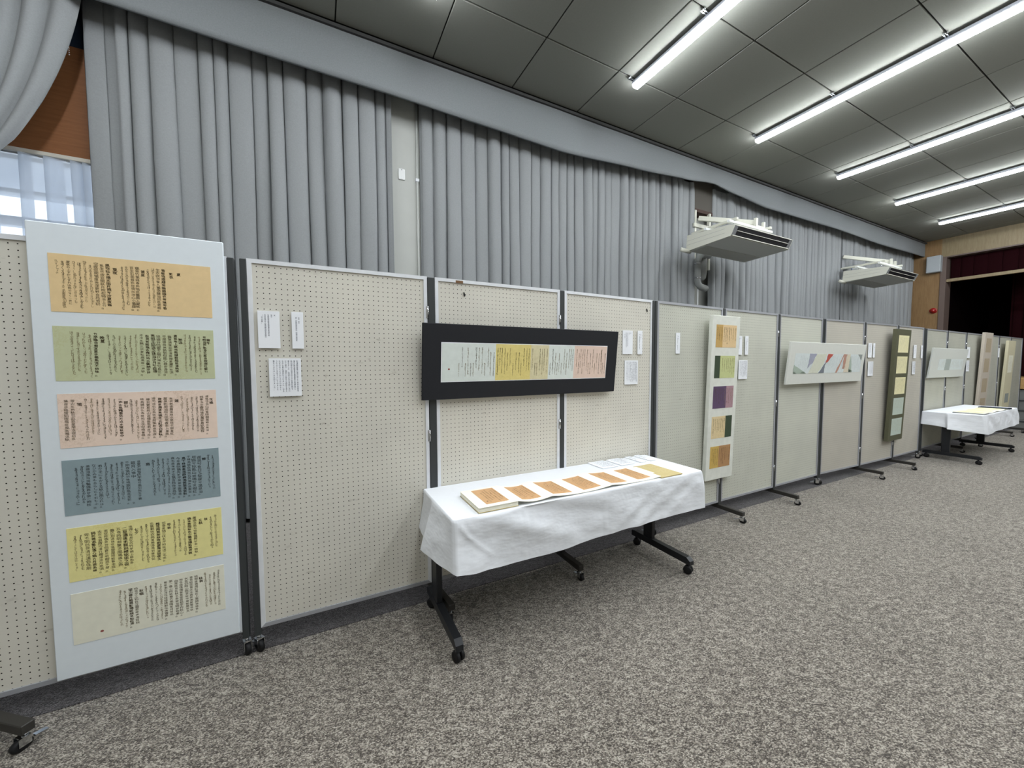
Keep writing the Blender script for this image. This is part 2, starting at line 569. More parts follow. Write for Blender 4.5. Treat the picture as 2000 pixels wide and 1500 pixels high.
hd = struct(MB().box((-4.2, 2.015, 3.13), (-1.0, 2.08, 3.98)).obj('trim_2', 'woodpanel'))
MB().box((-4.2, 2.0, 3.10), (-1.0, 2.08, 3.132), bev=.004).obj('lower_edge_strip', 'roomwall', hd)
struct(MB().box((-4.2, 2.02, 3.98), (-1.0, 2.09, 4.6)).obj('trim_3', 'navy'))

struct(MB().box((-6, YB + .16, 3.2), (0, YB + 1.4, 3.35)).obj('trim_8', 'winframe'))
# dark lip where the ceiling meets the valance
struct(MB().box((XL, 1.695, 4.615), (XR, 1.745, 4.645)).box((XL, 1.745, 4.60), (XR, 2.1, 4.68)).obj('trim_1', 'darktrim'))

# end wall with the stage opening
ew = MB().box((XR, 1.42, 0), (XR + .12, YB + .15, 4.8), mi=0).box((XR, YF, 4.2), (XR + .12, 1.42, 4.8), mi=1)
struct(ew.obj('wall_stage', ['endwood', 'lintelwood']))
struct(MB().box((XR - .025, 1.32, 0), (XR + .35, 1.425, 4.2), bev=.006).obj('trim_4', 'frame_wood'))
struct(MB().box((XR - .02, YF, 4.17), (XR + .3, 1.32, 4.20)).obj('trim_5', 'frame_wood'))
struct(MB().box((XR + .02, YF, 3.55), (XR + .10, 1.32, 3.625), bev=.004).obj('trim_6', 'lintelwood'))
st = struct(MB().box((XR - .02, YF, 0), (XR + 3.9, 1.32, .84), mi=1).box((XR - .06, YF, .86), (XR + 3.9, 1.32, 1.12), bev=.01, mi=0).obj('stage', ['stagewood', 'stepgrey']))
sb = MB().box((XR + 3.8, YF, 1.1), (XR + 3.9, 1.7, 4.8)).box((XR + .12, 1.34, 1.1), (XR + 3.9, 1.5, 4.8)).box((XR + .12, YF - .1, 4.7), (XR + 3.9, 1.5, 4.8))
sb.box((XR + .12, YF - .1, 1.1), (XR + 3.9, YF, 4.8))
struct(sb.obj('wall_stage_back', 'stageblack'))
steps = struct(MB().obj('stage_steps', 'stepgrey'))
for k in range(3):
    x1 = XR - .06
    x0 = x1 - .28 * (3 - k)
    sp = MB().box((x0, -1.5, .21 * k), (x1, .33, .21 * (k + 1) - .004), bev=.004).obj('step', 'stepgrey', steps)
    MB().box((x0 - .012, -1.5, .21 * (k + 1) - .03), (x0 + .04, .33, .21 * (k + 1)), bev=.003).obj('nosing', 'stepedge', sp)

# ================================================================= CURTAINS
def pleated(x0, x1, z0, z1, yc, seed, amp=.05, wl=(.09, .17), nz=26, flat=(), lean=0.0, dx=.008, skin=None):
    rnd = random.Random(seed)
    edges = [x0]
    while edges[-1] < x1:
        edges.append(edges[-1] + rnd.uniform(*wl))
    am = [amp * rnd.uniform(.6, 1.25) for _ in edges]
    ph = [rnd.uniform(.38, .62) for _ in edges]
    ov = [rnd.uniform(.08, .24) for _ in edges]
    n = int((x1 - x0) / dx) + 1
    rows = []
    for i in range(nz + 1):
        t = i / nz
        z = z1 + (z0 - z1) * t
        row = []
        for j in range(n + 1):
            x = x0 + (x1 - x0) * j / n
            # folds wander a little on the way down
            xw = x + .018 * noise.noise((x * 2.3 + seed * 7.1, z * .55, seed)) * min(1, t * 2) * (1 if x0 + .1 < x < x1 - .1 else .2)
            k = 0
            while k < len(edges) - 2 and xw > edges[k + 1]:
                k += 1
            u = (xw - edges[k]) / (edges[k + 1] - edges[k])
            u = max(0, min(1, u))
            c = ph[k]
            v = (u / c) * .5 if u < c else .5 + (u - c) / (1 - c) * .5
            b = max(0, math.sin(PI * v)) ** .66
            a = am[k] * (.8 + .35 * t + .3 * noise.noise((k * 1.7, z * .6, seed * 3.3)))
            for (fa, fb) in flat:
                if fa < x < fb:
                    a *= .3
            y = yc - a * b + .012 * noise.noise((x * 5, z * 1.2, seed + 9))
            # pinched heading: the tops of the folds are drawn in
            if t < .05:
                y += (1 - t / .05) * .02 * b
            xo = 0.0
            if x0 + .02 < x < x1 - .02:
                xo = -(edges[k + 1] - edges[k]) * ov[k] * math.sin(2 * PI * v) * (.75 + .25 * t)
            row.append((x + xo + lean * t, y, z))
        rows.append(row)
    return MB().grid(rows)

CG = 'grey pleated curtains along the wall'
def curtain(label, x0, x1, seed, yc=1.975, z1=4.42, **kw):
    o = pleated(x0, x1, .05, z1, yc, seed, **kw).obj('pleated_curtain', 'curtain')
    return tag(o, label, 'curtain', CG)
curtain('grey pleated curtain between the brown window header and the grey column', -1.56, .755, 3, amp=.085, wl=(.10, .19), flat=((-1.6, -1.36),))
curtain('grey pleated curtain running from the conduit on the column to the first air conditioner', 1.06, 5.52, 5, amp=.085, wl=(.10, .18))
curtain('grey pleated curtain hanging behind the nearer air conditioner', 5.98, 10.40, 8, amp=.09, wl=(.10, .18))
curtain('grey pleated curtain behind the far air conditioner, ending at the wooden end wall', 10.52, 14.40, 11, amp=.09, wl=(.11, .20))

# tied-back curtain over the window
rows = []
nu, nt_ = 150, 40
for i in range(nt_ + 1):
    t = i / nt_
    row = []
    for j in range(nu + 1):
        u = j / nu
        P0 = Vector((-1.50 - 2.5 * u, 1.86, 4.42))
        P3 = Vector((-2.60 - .25 * u, 1.80, 2.35 - .05 * u))
        P1 = P0 + Vector((-.05 - .02 * u, 0, -.82))
        P2 = P3 + Vector((.70 - .60 * u, 0, .50))
        p = P0 * (1 - t) ** 3 + P1 * 3 * t * (1 - t) ** 2 + P2 * 3 * t * t * (1 - t) + P3 * t ** 3
        f = u * 17 + .5 * noise.noise((u * 4, t * 1.5, 2.2))
        fr = f - math.floor(f)
        a = .085 * (1 - .35 * t) * (.8 + .5 * noise.noise((math.floor(f) * 1.9, 0, 4)))
        p.y -= a * max(0, math.sin(PI * fr)) ** .7
        row.append(tuple(p))
    rows.append(row)
tag(MB().grid(rows).obj('tied_back_curtain', 'curtain'), 'grey curtain swept aside and tied back in front of the window', 'curtain', CG)

# lace curtain at the window
path = [(-1.17, 2.03)]
for xp, wd in ((-1.50, .05), (-1.60, .035), (-1.655, .06), (-1.78, .10), (-1.93, .06), (-2.12, .08), (-2.36, .07), (-2.62, .09), (-2.9, .07), (-3.2, .08)):
    # each pleat runs forward, doubles back behind itself and goes on
    path += [(xp + wd / 2, 2.02), (xp - wd / 2, 1.995), (xp - wd / 2 - .004, 2.012), (xp + wd / 2 - .006, 2.035), (xp + wd / 2 - .012, 2.045), (xp - wd / 2 - .01, 2.03)]
path.append((-3.7, 2.03))
pp = []
for (a, c), (d, e) in zip(path, path[1:]):
    m = max(1, int(abs(d - a) / .03))
    for q in range(m):
        pp.append((a + (d - a) * q / m, c + (e - c) * q / m))
pp.append(path[-1])
rows = []
for i in range(21):
    t = i / 20
    rows.append([(x + (.02 * t) * math.sin(x * 7), y + .008 * noise.noise((x * 6, t * 2, 1.1)), 3.10 - 2.2 * t) for x, y in pp])
lc = tag(MB().grid(rows).obj('lace_curtain', 'lace'), 'sheer white lace curtain glowing with daylight under the brown wooden header', 'curtain')
MB().tube([(-3.7, 2.03, 3.095), (-1.15, 2.03, 3.095)], .008, 8).obj('curtain_rail', 'chrome', lc)
ch = thing('bead_chain', 'thin bead chain hanging in the dark gap above the brown wooden header', 'chain', (-1.63, 1.94, 3.9))
b = MB()
for k in range(34):
    b.lathe([(.0015, -.004), (.004, 0), (.0015, .004)], (0, 0, .5 - .016 * k), 6)
b.obj('beads', 'white', ch)

# valance
vx = [(-4.6, 4.2), (-1.27, 4.204), (-.47, 4.19), (.73, 4.184), (1.757, 4.162), (2.8, 4.14), (4.1, 4.22), (5.118, 4.297), (5.62, 4.355), (5.76, 4.365), (5.95, 4.34), (6.19, 4.315), (7.2, 4.25), (8.4, 4.262), (9.8, 4.28), (11.8, 4.25), (14.0, 4.285), (14.43, 4.285)]
rows = []
def vz(x):
    for (a, za), (c, zc) in zip(vx, vx[1:]):
        if x <= c:
            t = (x - a) / (c - a)
            t = t * t * (3 - 2 * t) * .5 + t * .5
            return za + (zc - za) * t
    return vx[-1][1]
xs = [-4.6 + (14.43 + 4.6) * k / 400 for k in range(401)]
rows = []
for i in range(9):
    t = i / 8
    rows.append([(x, 1.722 + .004 * noise.noise((x * 2.0, t * 2, 5.5)), 4.62 + (vz(x) - 4.62) * t) for x in xs])
rows.append([(x, 1.745, vz(x)) for x in xs])
rows.append([(x, 1.748, 4.6) for x in xs])
tag(MB().grid(rows).obj('curtain_valance', 'valance'), 'long grey fabric valance hanging under the ceiling edge above all the curtains', 'valance')

# conduit and blank plate on the column
cn = thing('conduit', 'thin grey vertical conduit pipe on the column beside the second curtain', 'pipe', (1.035, 1.985, 0))
MB().tube([(0, 0, 0), (0, 0, 4.4)], .013, 10).obj('pipe', 'wallpaint', cn)
MB().box((-.02, -.016, 3.50), (.02, .016, 3.535), bev=.004).obj('saddle_clip', 'alu', cn)
pl = thing('blank_plate', 'white blank wall plate with two screws on the grey column', 'plate', (.868, 1.994, 3.552))
MB().box((-.035, -.006, -.058), (.035, .006, .058), bev=.004).obj('plate', 'white', pl)
for s in (-.046, .046):
    MB().lathe([(.006, 0), (.005, .002)], (0, -.006, s), 10, rot=Matrix.Rotation(R(90), 3, 'X')).obj('screw', 'chrome', pl)

# ================================================================= CEILING LIGHTS
def light_line(x, n, label, y0=-5.3):
    t = thing('linear_ceiling_light', label, 'ceiling light', (x, 0, HC), group='linear LED ceiling lights')
    y1 = .985
    MB().prism([(-.036, -.022), (.036, -.022), (.05, -.052), (.046, -.062), (-.046, -.062), (-.05, -.052)], 'y', y0, y1).obj('housing', 'lampbody', t)
    MB().prism([(-.046, -.0625), (.046, -.0625), (.043, -.084), (.030, -.096), (-.030, -.096), (-.043, -.084)], 'y', y0 + .01, y1 - .004).obj('diffuser', 'diffuser', t)
    return t
names = ['white LED ceiling light of which only the wall end shows, above the grey column',
         'white LED ceiling light second from the camera, ending above the long second curtain',
         'white LED ceiling light running across the picture top right corner, second complete one',
         'middle one of the five complete LED ceiling lights',
         'white LED ceiling light just before the one nearest the stage',
         'white LED ceiling light nearest the wooden stage wall']
brk = MB().box((-.10, -.014, -.030), (-.03, -.005, -.012)).box((-.10, .005, -.030), (-.03, .014, -.012)).box((-.11, -.02, -.02), (-.095, .02, 0)).box((-.02, -.02, -.024), (.02, .02, 0)).mesh('bracket', 'chrome')
for k in range(-1, 6):
    x = .95 + 2.3125 * k
    lb = names[k] if k >= 0 else 'white LED ceiling light wholly outside the picture, over the near end of the room'
    t = light_line(x, k, lb, -5.3 if k >= 0 else -3.4)
    for yy in ys[1:]:
        link('bracket', brk, t, (0, yy, 0))

# ================================================================= PARTITIONS
HT, HB, PW = 2.012, .125, .9
pan_meshes = {}
def caster_mesh(brake):
    b = MB()
    q = Matrix.Rotation(R(90), 3, 'Y')
    b.lathe([(.022, -.012), (.030, -.009), (.030, .009), (.022, .012)], (0, -.012, .030), 20, mi=0, rot=q)
    b.box((-.017, -.024, .028), (-.0145, .010, .070), mi=1).box((.0145, -.024, .028), (.017, .010, .070), mi=1)
    b.box((-.017, -.02, .066), (.017, .014, .072), mi=1)
    b.tube([(0, 0, .070), (0, 0, .088)], .010, 10, mi=1)
    if brake:
        b.box((-.010, .012, .040), (.010, .050, .046), mi=1, mtx=Matrix.Rotation(R(-14), 4, 'X'))
    return b.mesh('caster', ['rubber', 'chrome'])
CAST = caster_mesh(False)
CASTB = caster_mesh(True)

def partition(label, pts, pegm, foot_yaw=0, foot_len=.255, yaws=None):
    """pts: list of panels ((x0,y0),(x1,y1)) from the left end to the right end"""
    X0, Y0 = pts[0][0]
    root = thing('folding_partition', label, 'partition', (X0, Y0, 0), group='pegboard partitions in a row')
    def loc(x, y, z=0):
        return (x - X0, y - Y0, z)
    npan = len(pts)
    for i, (a, c) in enumerate(pts):
        a, c = Vector(a), Vector(c)
        W = (c - a).length
        ang = math.atan2(c.y - a.y, c.x - a.x)
        key = (round(W, 2), pegm)
        if key not in pan_meshes:
            fw = .02
            pb = MB().box((fw - .004, -.009, HB + fw - .004), (W - fw + .004, .009, HT - fw + .004)).mesh('pegboard', pegm)
            fr = MB()
            for (p, q) in ((0, 0), ):
                d0, d1 = -.016, .016
                # mitred aluminium frame
                fr.prism([(0, HB), (fw, HB + fw), (fw, HT - fw), (0, HT)], 'y', d0, d1)
                fr.prism([(W, HB), (W, HT), (W - fw, HT - fw), (W - fw, HB + fw)], 'y', d0, d1)
                fr.prism([(0, HT), (fw, HT - fw), (W - fw, HT - fw), (W, HT)], 'y', d0, d1)
                fr.prism([(0, HB), (W, HB), (W - fw, HB + fw), (fw, HB + fw)], 'y', d0, d1, mi=1)
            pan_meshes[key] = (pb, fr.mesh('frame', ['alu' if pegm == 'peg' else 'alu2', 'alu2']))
        pb, fr = pan_meshes[key]
        for nm, me in (('pegboard', pb), ('frame', fr)):
            o = link(nm, me, root, loc(a.x, a.y))
            o.rotation_euler.z = ang
    # posts
    pw = .03
    ends = [(pts[0][0][0] - pw / 2, pts[0][0][1], True), (pts[-1][1][0] + pw / 2, pts[-1][1][1], True)]
    for i in range(npan - 1):
        ends.append(((pts[i][1][0] + pts[i + 1][0][0]) / 2, (pts[i][1][1] + pts[i + 1][0][1]) / 2, False, pts[i + 1][0][0] - pts[i][1][0]))
    for e in ends:
        x, y = e[0], e[1]
        if e[2]:
            MB().box((-pw / 2 + .001, -.02, .088), (pw / 2 - .001, .02, HT - .004), bev=.003).obj('post', 'post', root, loc(x, y))
            c = link('caster', CASTB, root, loc(x, y))
            c.rotation_euler.z = random.Random(x).uniform(-.9, .9)
        else:
            g = max(.03, e[3] - .004)
            MB().box((-g / 2, -.02, .104), (g / 2, .02, HT - .004), bev=.003).obj('post', 'post', root, loc(x, y))
            for zz in (1.80, 1.05, .34):
                h = MB()
                h.tube([(0, 0, -.035), (0, 0, .035)], .0045, 8).box((-.010, .002, -.034), (.010, .005, .034))
                h.obj('hinge', 'chrome', root, loc(x - g / 2, y - .021, zz))
            f = MB().box((-.02, -foot_len, .066), (.02, foot_len, .104), bev=.003).obj('floor_bar', 'foot', root, loc(x, y))
            fy = yaws.pop(0) if yaws else foot_yaw
            f.rotation_euler.z = fy
            for s in (-1, 1):
                c = link('caster', CAST if s > 0 else CASTB, root, loc(x - math.sin(fy) * s * (foot_len - .02), y + s * math.cos(fy) * (foot_len - .02)))
                c.scale = (1, 1, .75)
                c.rotation_euler.z = random.Random(x * 3 + s).uniform(-.8, .8)
    return root

random.seed(4)
PU = {
    'A': [((-1.95, .70), (-1.325, .03)), ((-1.285, 0), (-.38, 0))],
    'B': [((-.299, -.006), (.595, -.014)), ((.643, -.016), (1.546, -.024)), ((1.589, -.022), (2.488, -.001))],
    'E': [((2.548, -.004), (3.448, .019)), ((3.492, .023), (4.395, .023)), ((4.436, .027), (5.335, .028))],
    'H': [((5.415, .032), (6.313, -.007)), ((6.356, -.007), (7.257, -.031)), ((7.301, -.029), (8.202, -.032))],
    'K': [((8.454, .004), (9.354, .008)), ((9.396, .008), (10.296, .010)), ((10.339, .009), (11.239, .009))],
    'N': [((11.31, .0), (12.21, .0)), ((12.25, .0), (13.05, .0)), ((13.09, .0), (13.95, .0))],
}
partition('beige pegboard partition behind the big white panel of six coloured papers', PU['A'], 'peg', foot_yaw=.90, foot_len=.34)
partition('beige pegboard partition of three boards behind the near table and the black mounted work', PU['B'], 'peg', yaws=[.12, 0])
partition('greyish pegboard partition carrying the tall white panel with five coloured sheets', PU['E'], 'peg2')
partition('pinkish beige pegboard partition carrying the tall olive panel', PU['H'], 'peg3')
partition('greyish pegboard partition behind the far cloth covered table', PU['K'], 'peg_dim')
partition('last pegboard partition in the row, next to the stage steps', PU['N'], 'peg_dim')

# marks and hardware on the boards
tag(MB().box((-.026, -.001, -.010), (.022, .001, .006), bev=.0008).obj('tape_scrap', 'tape', None, (.80, -.034, 2.0)), 'torn scrap of brown tape on the top frame above the black mounted work', 'tape')
for (x, z, lb, y) in ((.83, 1.925, 'small black clip stuck on the board under the brown tape scrap', -.03), (2.43, 1.925, 'small black clip near the corner of the board above the two narrow cards', -.014)):
    c = thing('board_clip', lb, 'clip', (x, y, z), group='small black clips on the boards')
    MB().prism([(-.005, .012), (.001, .011), (.007, -.008), (.003, -.014), (-.002, -.006)], 'y', -.004, .004).obj('jaw', 'rubber', c)

# ================================================================= LETTERING
_gl = {}
def glyphs_prepare(chars):
    obs = []
    for chx in sorted(set(chars)):
        if chx in _gl or chx in ' 　':
            continue
        c = bpy.data.curves.new('g', 'FONT')
        c.body = chx
        c.resolution_u = 2
        o = bpy.data.objects.new('g', c)
        COL.objects.link(o)
        obs.append((chx, o, c))
    dg = bpy.context.evaluated_depsgraph_get()
    for chx, o, c in obs:
        ev = o.evaluated_get(dg)
        me = ev.to_mesh()
        me.calc_loop_triangles()
        _gl[chx] = ([(v.co.x - .5, v.co.y - .36) for v in me.vertices], [tuple(t.vertices) for t in me.loop_triangles])
        ev.to_mesh_clear()
    for chx, o, c in obs:
        bpy.data.objects.remove(o)
        bpy.data.curves.remove(c)

class Writer:
    """collects glyphs in a plane: u to the right, w up"""
    def __init__(s, seed=1):
        s.vs = []
        s.fs = []
        s.mi = []
        s.r = random.Random(seed)
    def glyph(s, ch, u, w, sx, sz, mi=0, brush=True):
        g = _gl.get(ch)
        if not g:
            return
        r = s.r
        a = r.uniform(-.10, .10) if brush else 0
        sh = r.uniform(-.15, .05) if brush else 0
        k = r.uniform(.85, 1.12) if brush else 1
        n = len(s.vs)
        ca, sa = math.cos(a), math.sin(a)
        for x, y in g[0]:
            x, y = x + sh * y, y
            X = (x * ca - y * sa) * sx * k
            Y = (x * sa + y * ca) * sz * k
            s.vs.append((u + X, w + Y))
        for t in g[1]:
            s.fs.append((t[0] + n, t[1] + n, t[2] + n))
            s.mi.append(mi)
    def column(s, text, u, wtop, cell, wide=1.0, mi=0, brush=True, bold=False, drift=0.0, pitch=1.0):
        w_ = wtop - cell / 2
        for i, ch in enumerate(text):
            if ch not in ' 　':
                du = s.r.uniform(-.05, .05) * cell if brush else 0
                s.glyph(ch, u + du + drift * i, w_, cell * wide * .98, cell * .98, mi, brush)
                if bold:
                    s.glyph(ch, u + du + drift * i + cell * .05, w_, cell * wide * .98, cell * .98, mi, brush)
            w_ -= cell * pitch
        return w_
    def stroke(s, pts, wd, mi=0):
        n = len(s.vs)
        for i, (u, w_) in enumerate(pts):
            k = wd * (.6 + .5 * math.sin(i * 1.3))
            s.vs += [(u - k, w_), (u + k, w_)]
        for i in range(len(pts) - 1):
            a = n + 2 * i
            s.fs += [(a, a + 2, a + 3), (a, a + 3, a + 1)]
            s.mi += [mi, mi]
    def kana(s, text, u, wtop, h, wide, mi=0):
        """running kana: narrow glyphs joined by a thin trailing stroke"""
        n = max(1, len(text))
        cell = h / n
        w_ = wtop
        pts = []
        for i, ch in enumerate(text):
            k = s.r.uniform(.75, 1.3)
            du = s.r.uniform(-.12, .12) * wide
            s.glyph(ch, u + du, w_ - cell / 2, wide * k * .8, cell * 1.15 * min(k, 1.1), mi, True)
            pts.append((u + du + .1 * wide, w_))
            w_ -= cell
        a = 0
        while a < len(pts) - 3:
            l = s.r.randint(2, 5)
            s.stroke(pts[a:a + l], .0005, mi)
            a += l + s.r.randint(0, 2)
    def dot(s, u, w_, r, mi=0):
        n = len(s.vs)
        for k in range(10):
            s.vs.append((u + r * math.cos(k * PI / 5), w_ + r * .85 * math.sin(k * PI / 5)))
        s.fs += [(n, n + k, n + k + 1) for k in range(1, 9)]
        s.mi += [mi] * 8
    def obj(s, mats, parent, place, name='lettering'):
        me = bpy.data.meshes.new(name)
        me.from_pydata([place(u, w_) for u, w_ in s.vs], [], s.fs)
        for m in mats:
            me.materials.append(M[m])
        me.polygons.foreach_set('material_index', s.mi)
        me.update()
        o = link(name, me, parent)
        o['kind'] = 'stuff'
        return o

POEMS = [
 [('B', 5.2), ('T', '夏', 1), ('T', '更衣', 2), ('K', '背壁残燈経宿焔開箱衣帯隔年香'), ('K', '生衣欲待家人著宿醸当招邑老酣'), ('W', 'はなのいろにそめしたもとのをしければ'), ('W', 'ころもかへうきけふにもあるかな'),
  ('T', '首夏', 1), ('K', '甕頭竹葉経春熟階底薔薇入夏開'), ('K', '苔生石面軽衣短荷出池心小蓋疎'), ('W', 'わかやとのかきねやはるをへたつらむ'), ('W', 'なつきにけりとみゆるうのはな'),
  ('T', '夏夜', 1.5), ('K', '風吹枯木晴天雨月照平沙夏夜霜'), ('K', '風生竹夜窓間臥月照松時台上行'), ('K', '空夜窓閑蛍度後深更軒白月明初'), ('W', 'なつのよをねぬにあけぬといひおきし'), ('W', 'ひとはものをやおもはさりけむ'), ('W', 'ほとときすなくやさつきのみしかよも'), ('W', 'ひとりしぬれはあかしかねつも'), ('K', '夏夜のふすかとすれは郭公なく一声に'), ('W', 'あくるしののめ夏の夜'), ('S', 'ひとよ')],
 [('T', '端午', .5), ('K', '有時当戸危身立無意故園任脚行'), ('W', 'わかこまとけふにあひくるあやめくさ'), ('W', 'おひおくるるやまくるなるらむ'), ('W', 'きのふまてよそにおもひしあやめくさ'), ('W', 'けふわかやとのつまとみるかな'),
  ('T', '納涼', .8), ('K', '青苔地上銷残雨緑樹陰前逐晩涼'), ('K', '露簟清瑩迎夜滑風襟蕭灑先秋涼'), ('K', '不是禅房無熱到但能心静即身涼'), ('K', '班婕妤団雪之扇代岸風兮長忘'), ('K', '燕昭王招涼之珠当沙月兮自得'), ('K', '臥見新図臨水障行吟古集納涼詩'), ('K', '池冷水無三伏夏松高風有一声秋'), ('W', 'すすしやとくさむらことにたちよれは'), ('W', 'あつさそまさるとこなつのはな'), ('W', 'したくくるみつにあきこそかよふらし'), ('W', 'むすふいつみのてさへすすしき'), ('W', 'まつかけのいはゐのみつをむすひあけて'), ('W', 'なつなきとしとおもひけるかな'),
  ('T', '晩夏', 1.1), ('K', '竹亭陰合偏宜夏水檻風涼不待秋'), ('W', 'なつはつるあふきとあきのしらつゆと'), ('W', 'いつれかまつはおかむとすらむ'), ('W', 'ねきこともきかてあらふるかみたにも'), ('W', 'けふはなこしとひとはしるらむ'), ('B', 1.6)],
 [('T', '花橘', .5), ('K', '盧橘子低山雨重栟櫚葉戦水風涼'), ('K', '枝繋金鈴春雨後花薫紫麝凱風程'), ('W', 'さつきまつはなたちはなのかをかけは'), ('W', 'むかしのひとのそてのかそする'), ('W', 'ほとときすはなたちはなのかをとめて'), ('W', 'なくはむかしのひとやこひしき'),
  ('T', '蓮', 1.0), ('K', '風荷老葉蕭条緑水蓼残花寂寞紅'), ('K', '葉展影翻当砌月花開香散入簾風'), ('K', '煙開翠扇清風暁水泛紅衣白露秋'), ('K', '岸竹枝低応鳥宿潭荷葉動是魚遊'), ('K', '縁何更覓呉山曲便是吾君座下花'), ('K', '経為題目仏為眼知汝花中植善根'), ('W', 'はちすはのにこりにしまぬこころもて'), ('W', 'なにかはつゆをたまとあさむく'),
  ('T', '郭公', .8), ('K', '一声山鳥曙雲外万点水蛍秋草中'), ('W', 'さつきやみおほつかなきにほとときす'), ('W', 'なくなるこゑのいととはるけさ'), ('W', 'ゆきやらてやまちくらしつほとときす'), ('W', 'いまひとこゑのきかまほしさに'), ('W', 'さよふけてねさめさりせはほとときす'), ('W', 'ひとつてにこそきくへかりけれ'),
  ('T', '蛍', 1), ('K', '蛍火乱飛秋已近辰星早没夜初長'), ('K', '蒹葭水暗蛍知夜楊柳風高雁送秋')],
 [('W', 'くさふかきあれたるやとのともしひの'), ('W', 'かせにきえぬはほたるなりけり'), ('T', '蝉', .9), ('K', '遅遅兮春日玉甃暖兮温泉溢'), ('K', '嫋嫋兮秋風山蝉鳴兮宮樹紅'), ('K', '千峰鳥路含梅雨五月蝉声送麦秋'), ('K', '鳥下緑蕪秦苑静蝉鳴黄葉漢宮秋'), ('K', '今年異例腸先断不是蝉悲客意悲'), ('K', '歳去歳来聴不変莫言秋後遂為空'), ('W', 'なつやまのみねのこすゑしたかけれは'), ('W', 'そらにそせみのこゑはきこゆる'), ('W', 'これをみよひともとかめぬこひすとて'), ('W', 'ねをなくむしのなれるすかたを'),
  ('T', '扇', 1.0), ('B', .6), ('K', '盛夏不銷雪終年無尽風引秋生手裏'), ('K', '蔵月入懐中　　　　'), ('K', '不期夜漏初分後唯翫秋風未至前'), ('W', 'あまのかはかはへすすしきたなはたに'), ('W', 'あふきのかせをなほやかさまし'), ('W', 'あまのかはあふきのかせにきりはれて'), ('W', 'そらすみわたるかささきのはし'), ('K', '君か手にまかする秋の風なれは'), ('K', 'なひかぬ草もあらしとそおもふ'), ('K', '蕭颯涼風与悴鬢誰教計会一時秋'), ('W', 'かせのおとにそおとろかれぬる'), ('W', 'あききぬとめにはさやかに'), ('B', 1.0)],
 [('W', 'あききぬとめにはさやかにみえねとも'), ('W', 'かせのおとにそおとろかれぬる'), ('T', '秋', 1.0), ('T', '立秋', 1.1), ('K', '蕭颯涼風与悴鬢誰教計会一時秋'), ('K', '鶏漸散間秋色少鯉常趨処晩声微'), ('W', 'うちつけにものそかなしきこのはちる'), ('W', 'あきのはしめをけふとおもへは'), ('W', 'あききぬとおもひもあへすあさかせの'),
  ('T', '早秋', .9), ('K', '但喜暑随三伏去不知秋送二毛来'), ('K', '槐花雨潤新秋地桐葉風涼欲夜天'), ('K', '炎景剰残衣尚重晩涼潜到簟先知'), ('W', 'あきたちていくかもあらねとこのねぬる'), ('W', 'あさけのかせはたもとすすしも'),
  ('T', '七夕', .8), ('K', '憶得少年長乞巧竹竿頭上願糸多'), ('K', '二星適逢未叙別緒依依之恨'), ('K', '五夜将明頻驚涼風颯颯之声'), ('K', '露応別涙珠空落雲是残粧鬟未成'), ('K', '風従昨夜声弥怨露及明朝涙不禁'), ('K', '去衣曳浪霞応湿行燭浸流月欲消'), ('K', '詞託微波雖且遣心期片月欲為媒'), ('K', '年不同台夜清河漢会佳期'), ('W', 'あまのかはとほきわたりにあらねとも'), ('W', 'きみかふなてはとしにこそまて')],
 [('W', 'ひととせにひとよとおもへとたなはたの'), ('W', 'あひみむあきのかきりなきかな'), ('W', 'としことにあふとはすれとたなはたの'), ('W', 'ぬるよのかすそすくなかりける'), ('T', '秋興', .9), ('K', '林間煖酒焼紅葉石上題詩掃緑苔'), ('K', '楚思眇茫雲水冷商声清脆管弦秋'), ('K', '大底四時心惣苦就中腸断是秋天'), ('K', '物色自堪傷客意宜将愁字作秋心'), ('K', '由来感思在秋天多被当時節物牽'), ('K', '第一傷心何処最竹風鳴葉月明前'), ('K', '蜀茶漸忘浮花味楚練新伝擣雪声'), ('W', 'うつらなくいはれののへのあきはきを'), ('W', 'おもふひとともみつるけふかな'), ('W', 'あきはなほゆふまくれこそたたならね'), ('W', 'をきのうはかせはきのしたつゆ'),
  ('T', '秋晩', .9), ('K', '相思夕上松台立蛬思蝉声満耳秋'), ('K', '望山幽月猶蔵影聴砌飛泉転倍声'), ('W', 'をくらやまふもとののへのはなすすき'), ('W', 'ほのかにみゆるあきのゆふくれ'), ('B', 7.0)],
]
KANA = ['いろはにほへとちりぬるを', 'わかよたれそつねならむ', 'うゐのおくやまけふこえて', 'あさきゆめみしゑひもせす', 'はるたつといふはかりにや', 'みよしののやまもかすみて', 'けさはみゆらむ', 'ひさかたのひかりのとけき', 'はるのひにしつこころなく', 'はなのちるらむ', 'あきかせにたなひくくもの', 'たえまよりもれいつるつきの', 'かけのさやけさ', 'みわたせははなももみちも', 'なかりけりうらのとまやの']
CARD1 = ['夏', '更衣', '背壁残燈経宿焔開箱衣帯隔年香', '生衣欲待家人著宿醸当招邑老酣白', '（以下省略）']
NOTE = ['和漢朗詠集の夏の部より更衣首夏夜', '端午納涼晩夏花橘蓮郭公蛍蝉扇と', '秋の部の立秋早秋七夕秋興秋晩を', '書きました。料紙の色を季節に合わ', 'せて選び、漢字と仮名の調和を考え', 'ながら墨の濃淡をつけました。はる', 'かぜのおとにそおとろかれぬると', 'うたふこころをうつしてみました', '筆をとるたのしみを知りました。']
_all = ''.join(t[1] for p in POEMS for t in p if t[0] != 'B') + ''.join(KANA) + ''.join(CARD1) + ''.join(NOTE) + '夏秋和漢朗詠集。'
glyphs_prepare(_all)

